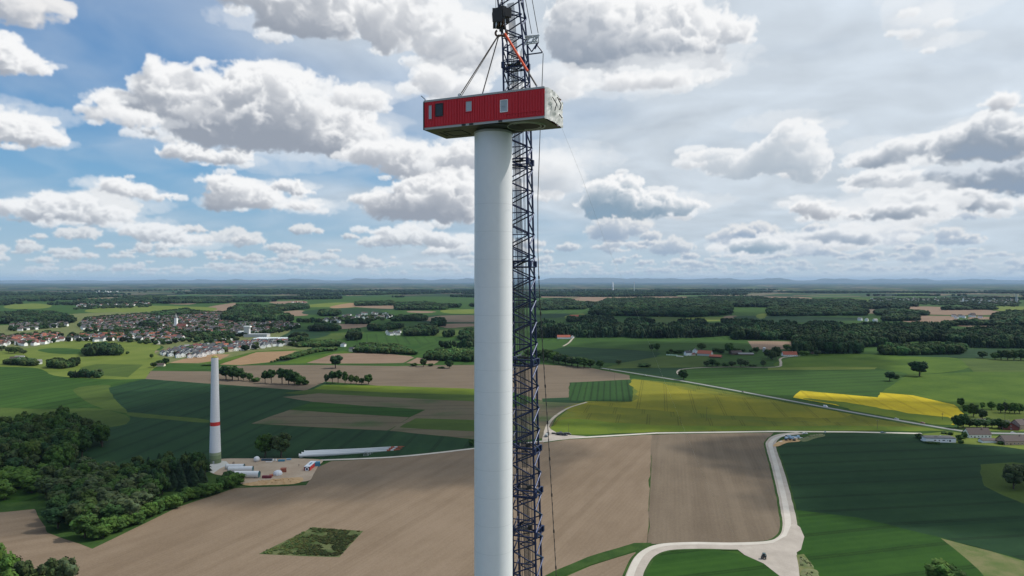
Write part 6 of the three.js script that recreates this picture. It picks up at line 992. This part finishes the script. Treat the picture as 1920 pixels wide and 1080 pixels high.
{ const t = thing('white_sheet_stack', 'white sheets lying on the sand at the road bend', 'sheets', gp(1463, 828.5).setY(.2)); for (let i = 0; i < 3; i++) part('sheet', boxAt(3.2, .12, 1.8, i * .2, .1 + i * .15, i * .1, .2 * i), M.whiteDull, t); const b = thing('site_sign', 'small white post box at the end of the soil bank', 'post', gp(1547, 814).setY(.1)); part('post', cylAt(.08, .08, 1.6), M.greyTrim, b); part('box', boxAt(1.4, 1.4, .5, 0, 2.2, 0), M.whiteDull, b);
  const c = car('white pickup on the road bend beside the steel heap', up(gp(1509, 814)), 0, [.7, .7, .7], { l: 5.2 }); }
for (const [x, y, h, l, cross] of [[1325, 790, 25, 'thin wooden power pole standing in the broad rapeseed', 1], [1152, 722, 22, 'thin pole standing at the ploughed field above the green rectangle', 0], [1767, 788, 12, 'short power pole with crossarms in the bright rapeseed', 2], [1884, 794, 37, 'tall thin pole behind the garden trees', 1], [1645, 806, 16, 'thin pole beside the farm road at right', 1], [1066, 816, 22, 'thin pole beside the lorries at the junction', 0], [493, 720, 12, 'thin pole in front of the left tree row', 0]]) {
  const p = gp(x, y), m = 1 / pxAt(p), t = thing('power_pole', l, 'power pole', p), H = h * m; part('pole', cylAt(.17, .11, H, 0, 0, 0, 8), mat(.10, .085, .07, .9), t);
  for (let k = 0; k < cross; k++) { part('crossarm', boxAt(2.4, .16, .16, 0, H - .5 - k * 1.3, 0), M.dark, t); part('insulators', merge([-1, 0, 1].map((q) => cylAt(.07, .05, .3, q, H - .4 - k * 1.3, 0, 8))), FRAME, t); }
}
{ // small tripod mark on the building pad and a person sized post
  const t = thing('survey_stand', 'small dark tripod stand on the pad near the red unit', 'stand', gp(560.5, 875)); for (let i = 0; i < 3; i++) { const a = i * 2.1; part('leg', barGeo(V3(Math.cos(a) * .6, 0, Math.sin(a) * .6), V3(0, 1.5, 0), .06), M.dark, t); } part('head', boxAt(.4, .5, .4, 0, 1.7, 0), M.dark, t);
}

// ---------------------------------------------------------------- clouds overhead, out of the picture on the side of the sun, whose shadows lie on the fields
{
  const cm = new THREE.MeshStandardMaterial({ color: lin(.9, .9, .9), roughness: 1, transparent: true, opacity: .27 });
  const cloud = (x, z, rx, rz, alt, seed, puffs, label) => {          // centre of its shadow on the ground, half widths, height of the cloud
    const r = rng(seed), list = [], off = alt / Math.tan(SUN_EL * D2R), cx = x + Math.sin(SUN_AZ * D2R) * off, cz = z - Math.cos(SUN_AZ * D2R) * off;
    const t = thing('cloud', label, 'cloud', V3(cx, alt, cz)); tag(t, null, null, null, 'stuff');
    for (let i = 0; i < puffs; i++) {
      const a = r() * 6.283, q = Math.sqrt(r()) * .72, s = (.30 + .26 * r()), g = new THREE.IcosahedronGeometry(1, 10), p = g.attributes.position, px = Math.cos(a) * q * rx, pz = Math.sin(a) * q * rz, sx = s * Math.sqrt(rx * rz) * 1.15, sy = sx * .35;
      for (let k = 0; k < p.count; k++) { const X = p.getX(k), Y = p.getY(k), Z = p.getZ(k), m = 1 + .9 * fbm(X * 1.7 + seed + i * 3, Z * 1.7 + Y * 1.3, 4) + .35 * noise(X * 7 + i, Z * 7 + Y * 5); p.setXYZ(k, px + X * sx * m * Math.sqrt(rx / rz) , Y * sy * (Y < 0 ? .5 : 1) * m, pz + Z * sx * m * Math.sqrt(rz / rx)); }
      g.computeVertexNormals();
      part('puff', g, cm, t);
    }
  };
  const on = (px, py) => { const v = gp(px, py); return [v.x, v.z]; };
  cloud(-300, -700, 330, 250, 1700, 3, 16, 'broad cumulus cloud overhead that shades the near wood and the wheat on the left');
  cloud(...on(1690, 882), 200, 118, 1250, 5, 13, 'cumulus cloud overhead that shades the dark wheat on the right');
  cloud(...on(1330, 770), 300, 110, 1500, 6, 8, 'thin cumulus cloud overhead that shades the middle rapeseed');
  cloud(...on(1330, 665), 420, 300, 2900, 7, 9, 'cumulus cloud overhead that shades the farms');
  cloud(...on(1350, 600), 900, 600, 5200, 9, 9, 'large cumulus cloud overhead that shades the conifer woods');
  cloud(...on(760, 612), 400, 350, 3800, 10, 8, 'cumulus cloud overhead that shades the small woods left of the tower');
}
renderer.render(scene, camera);
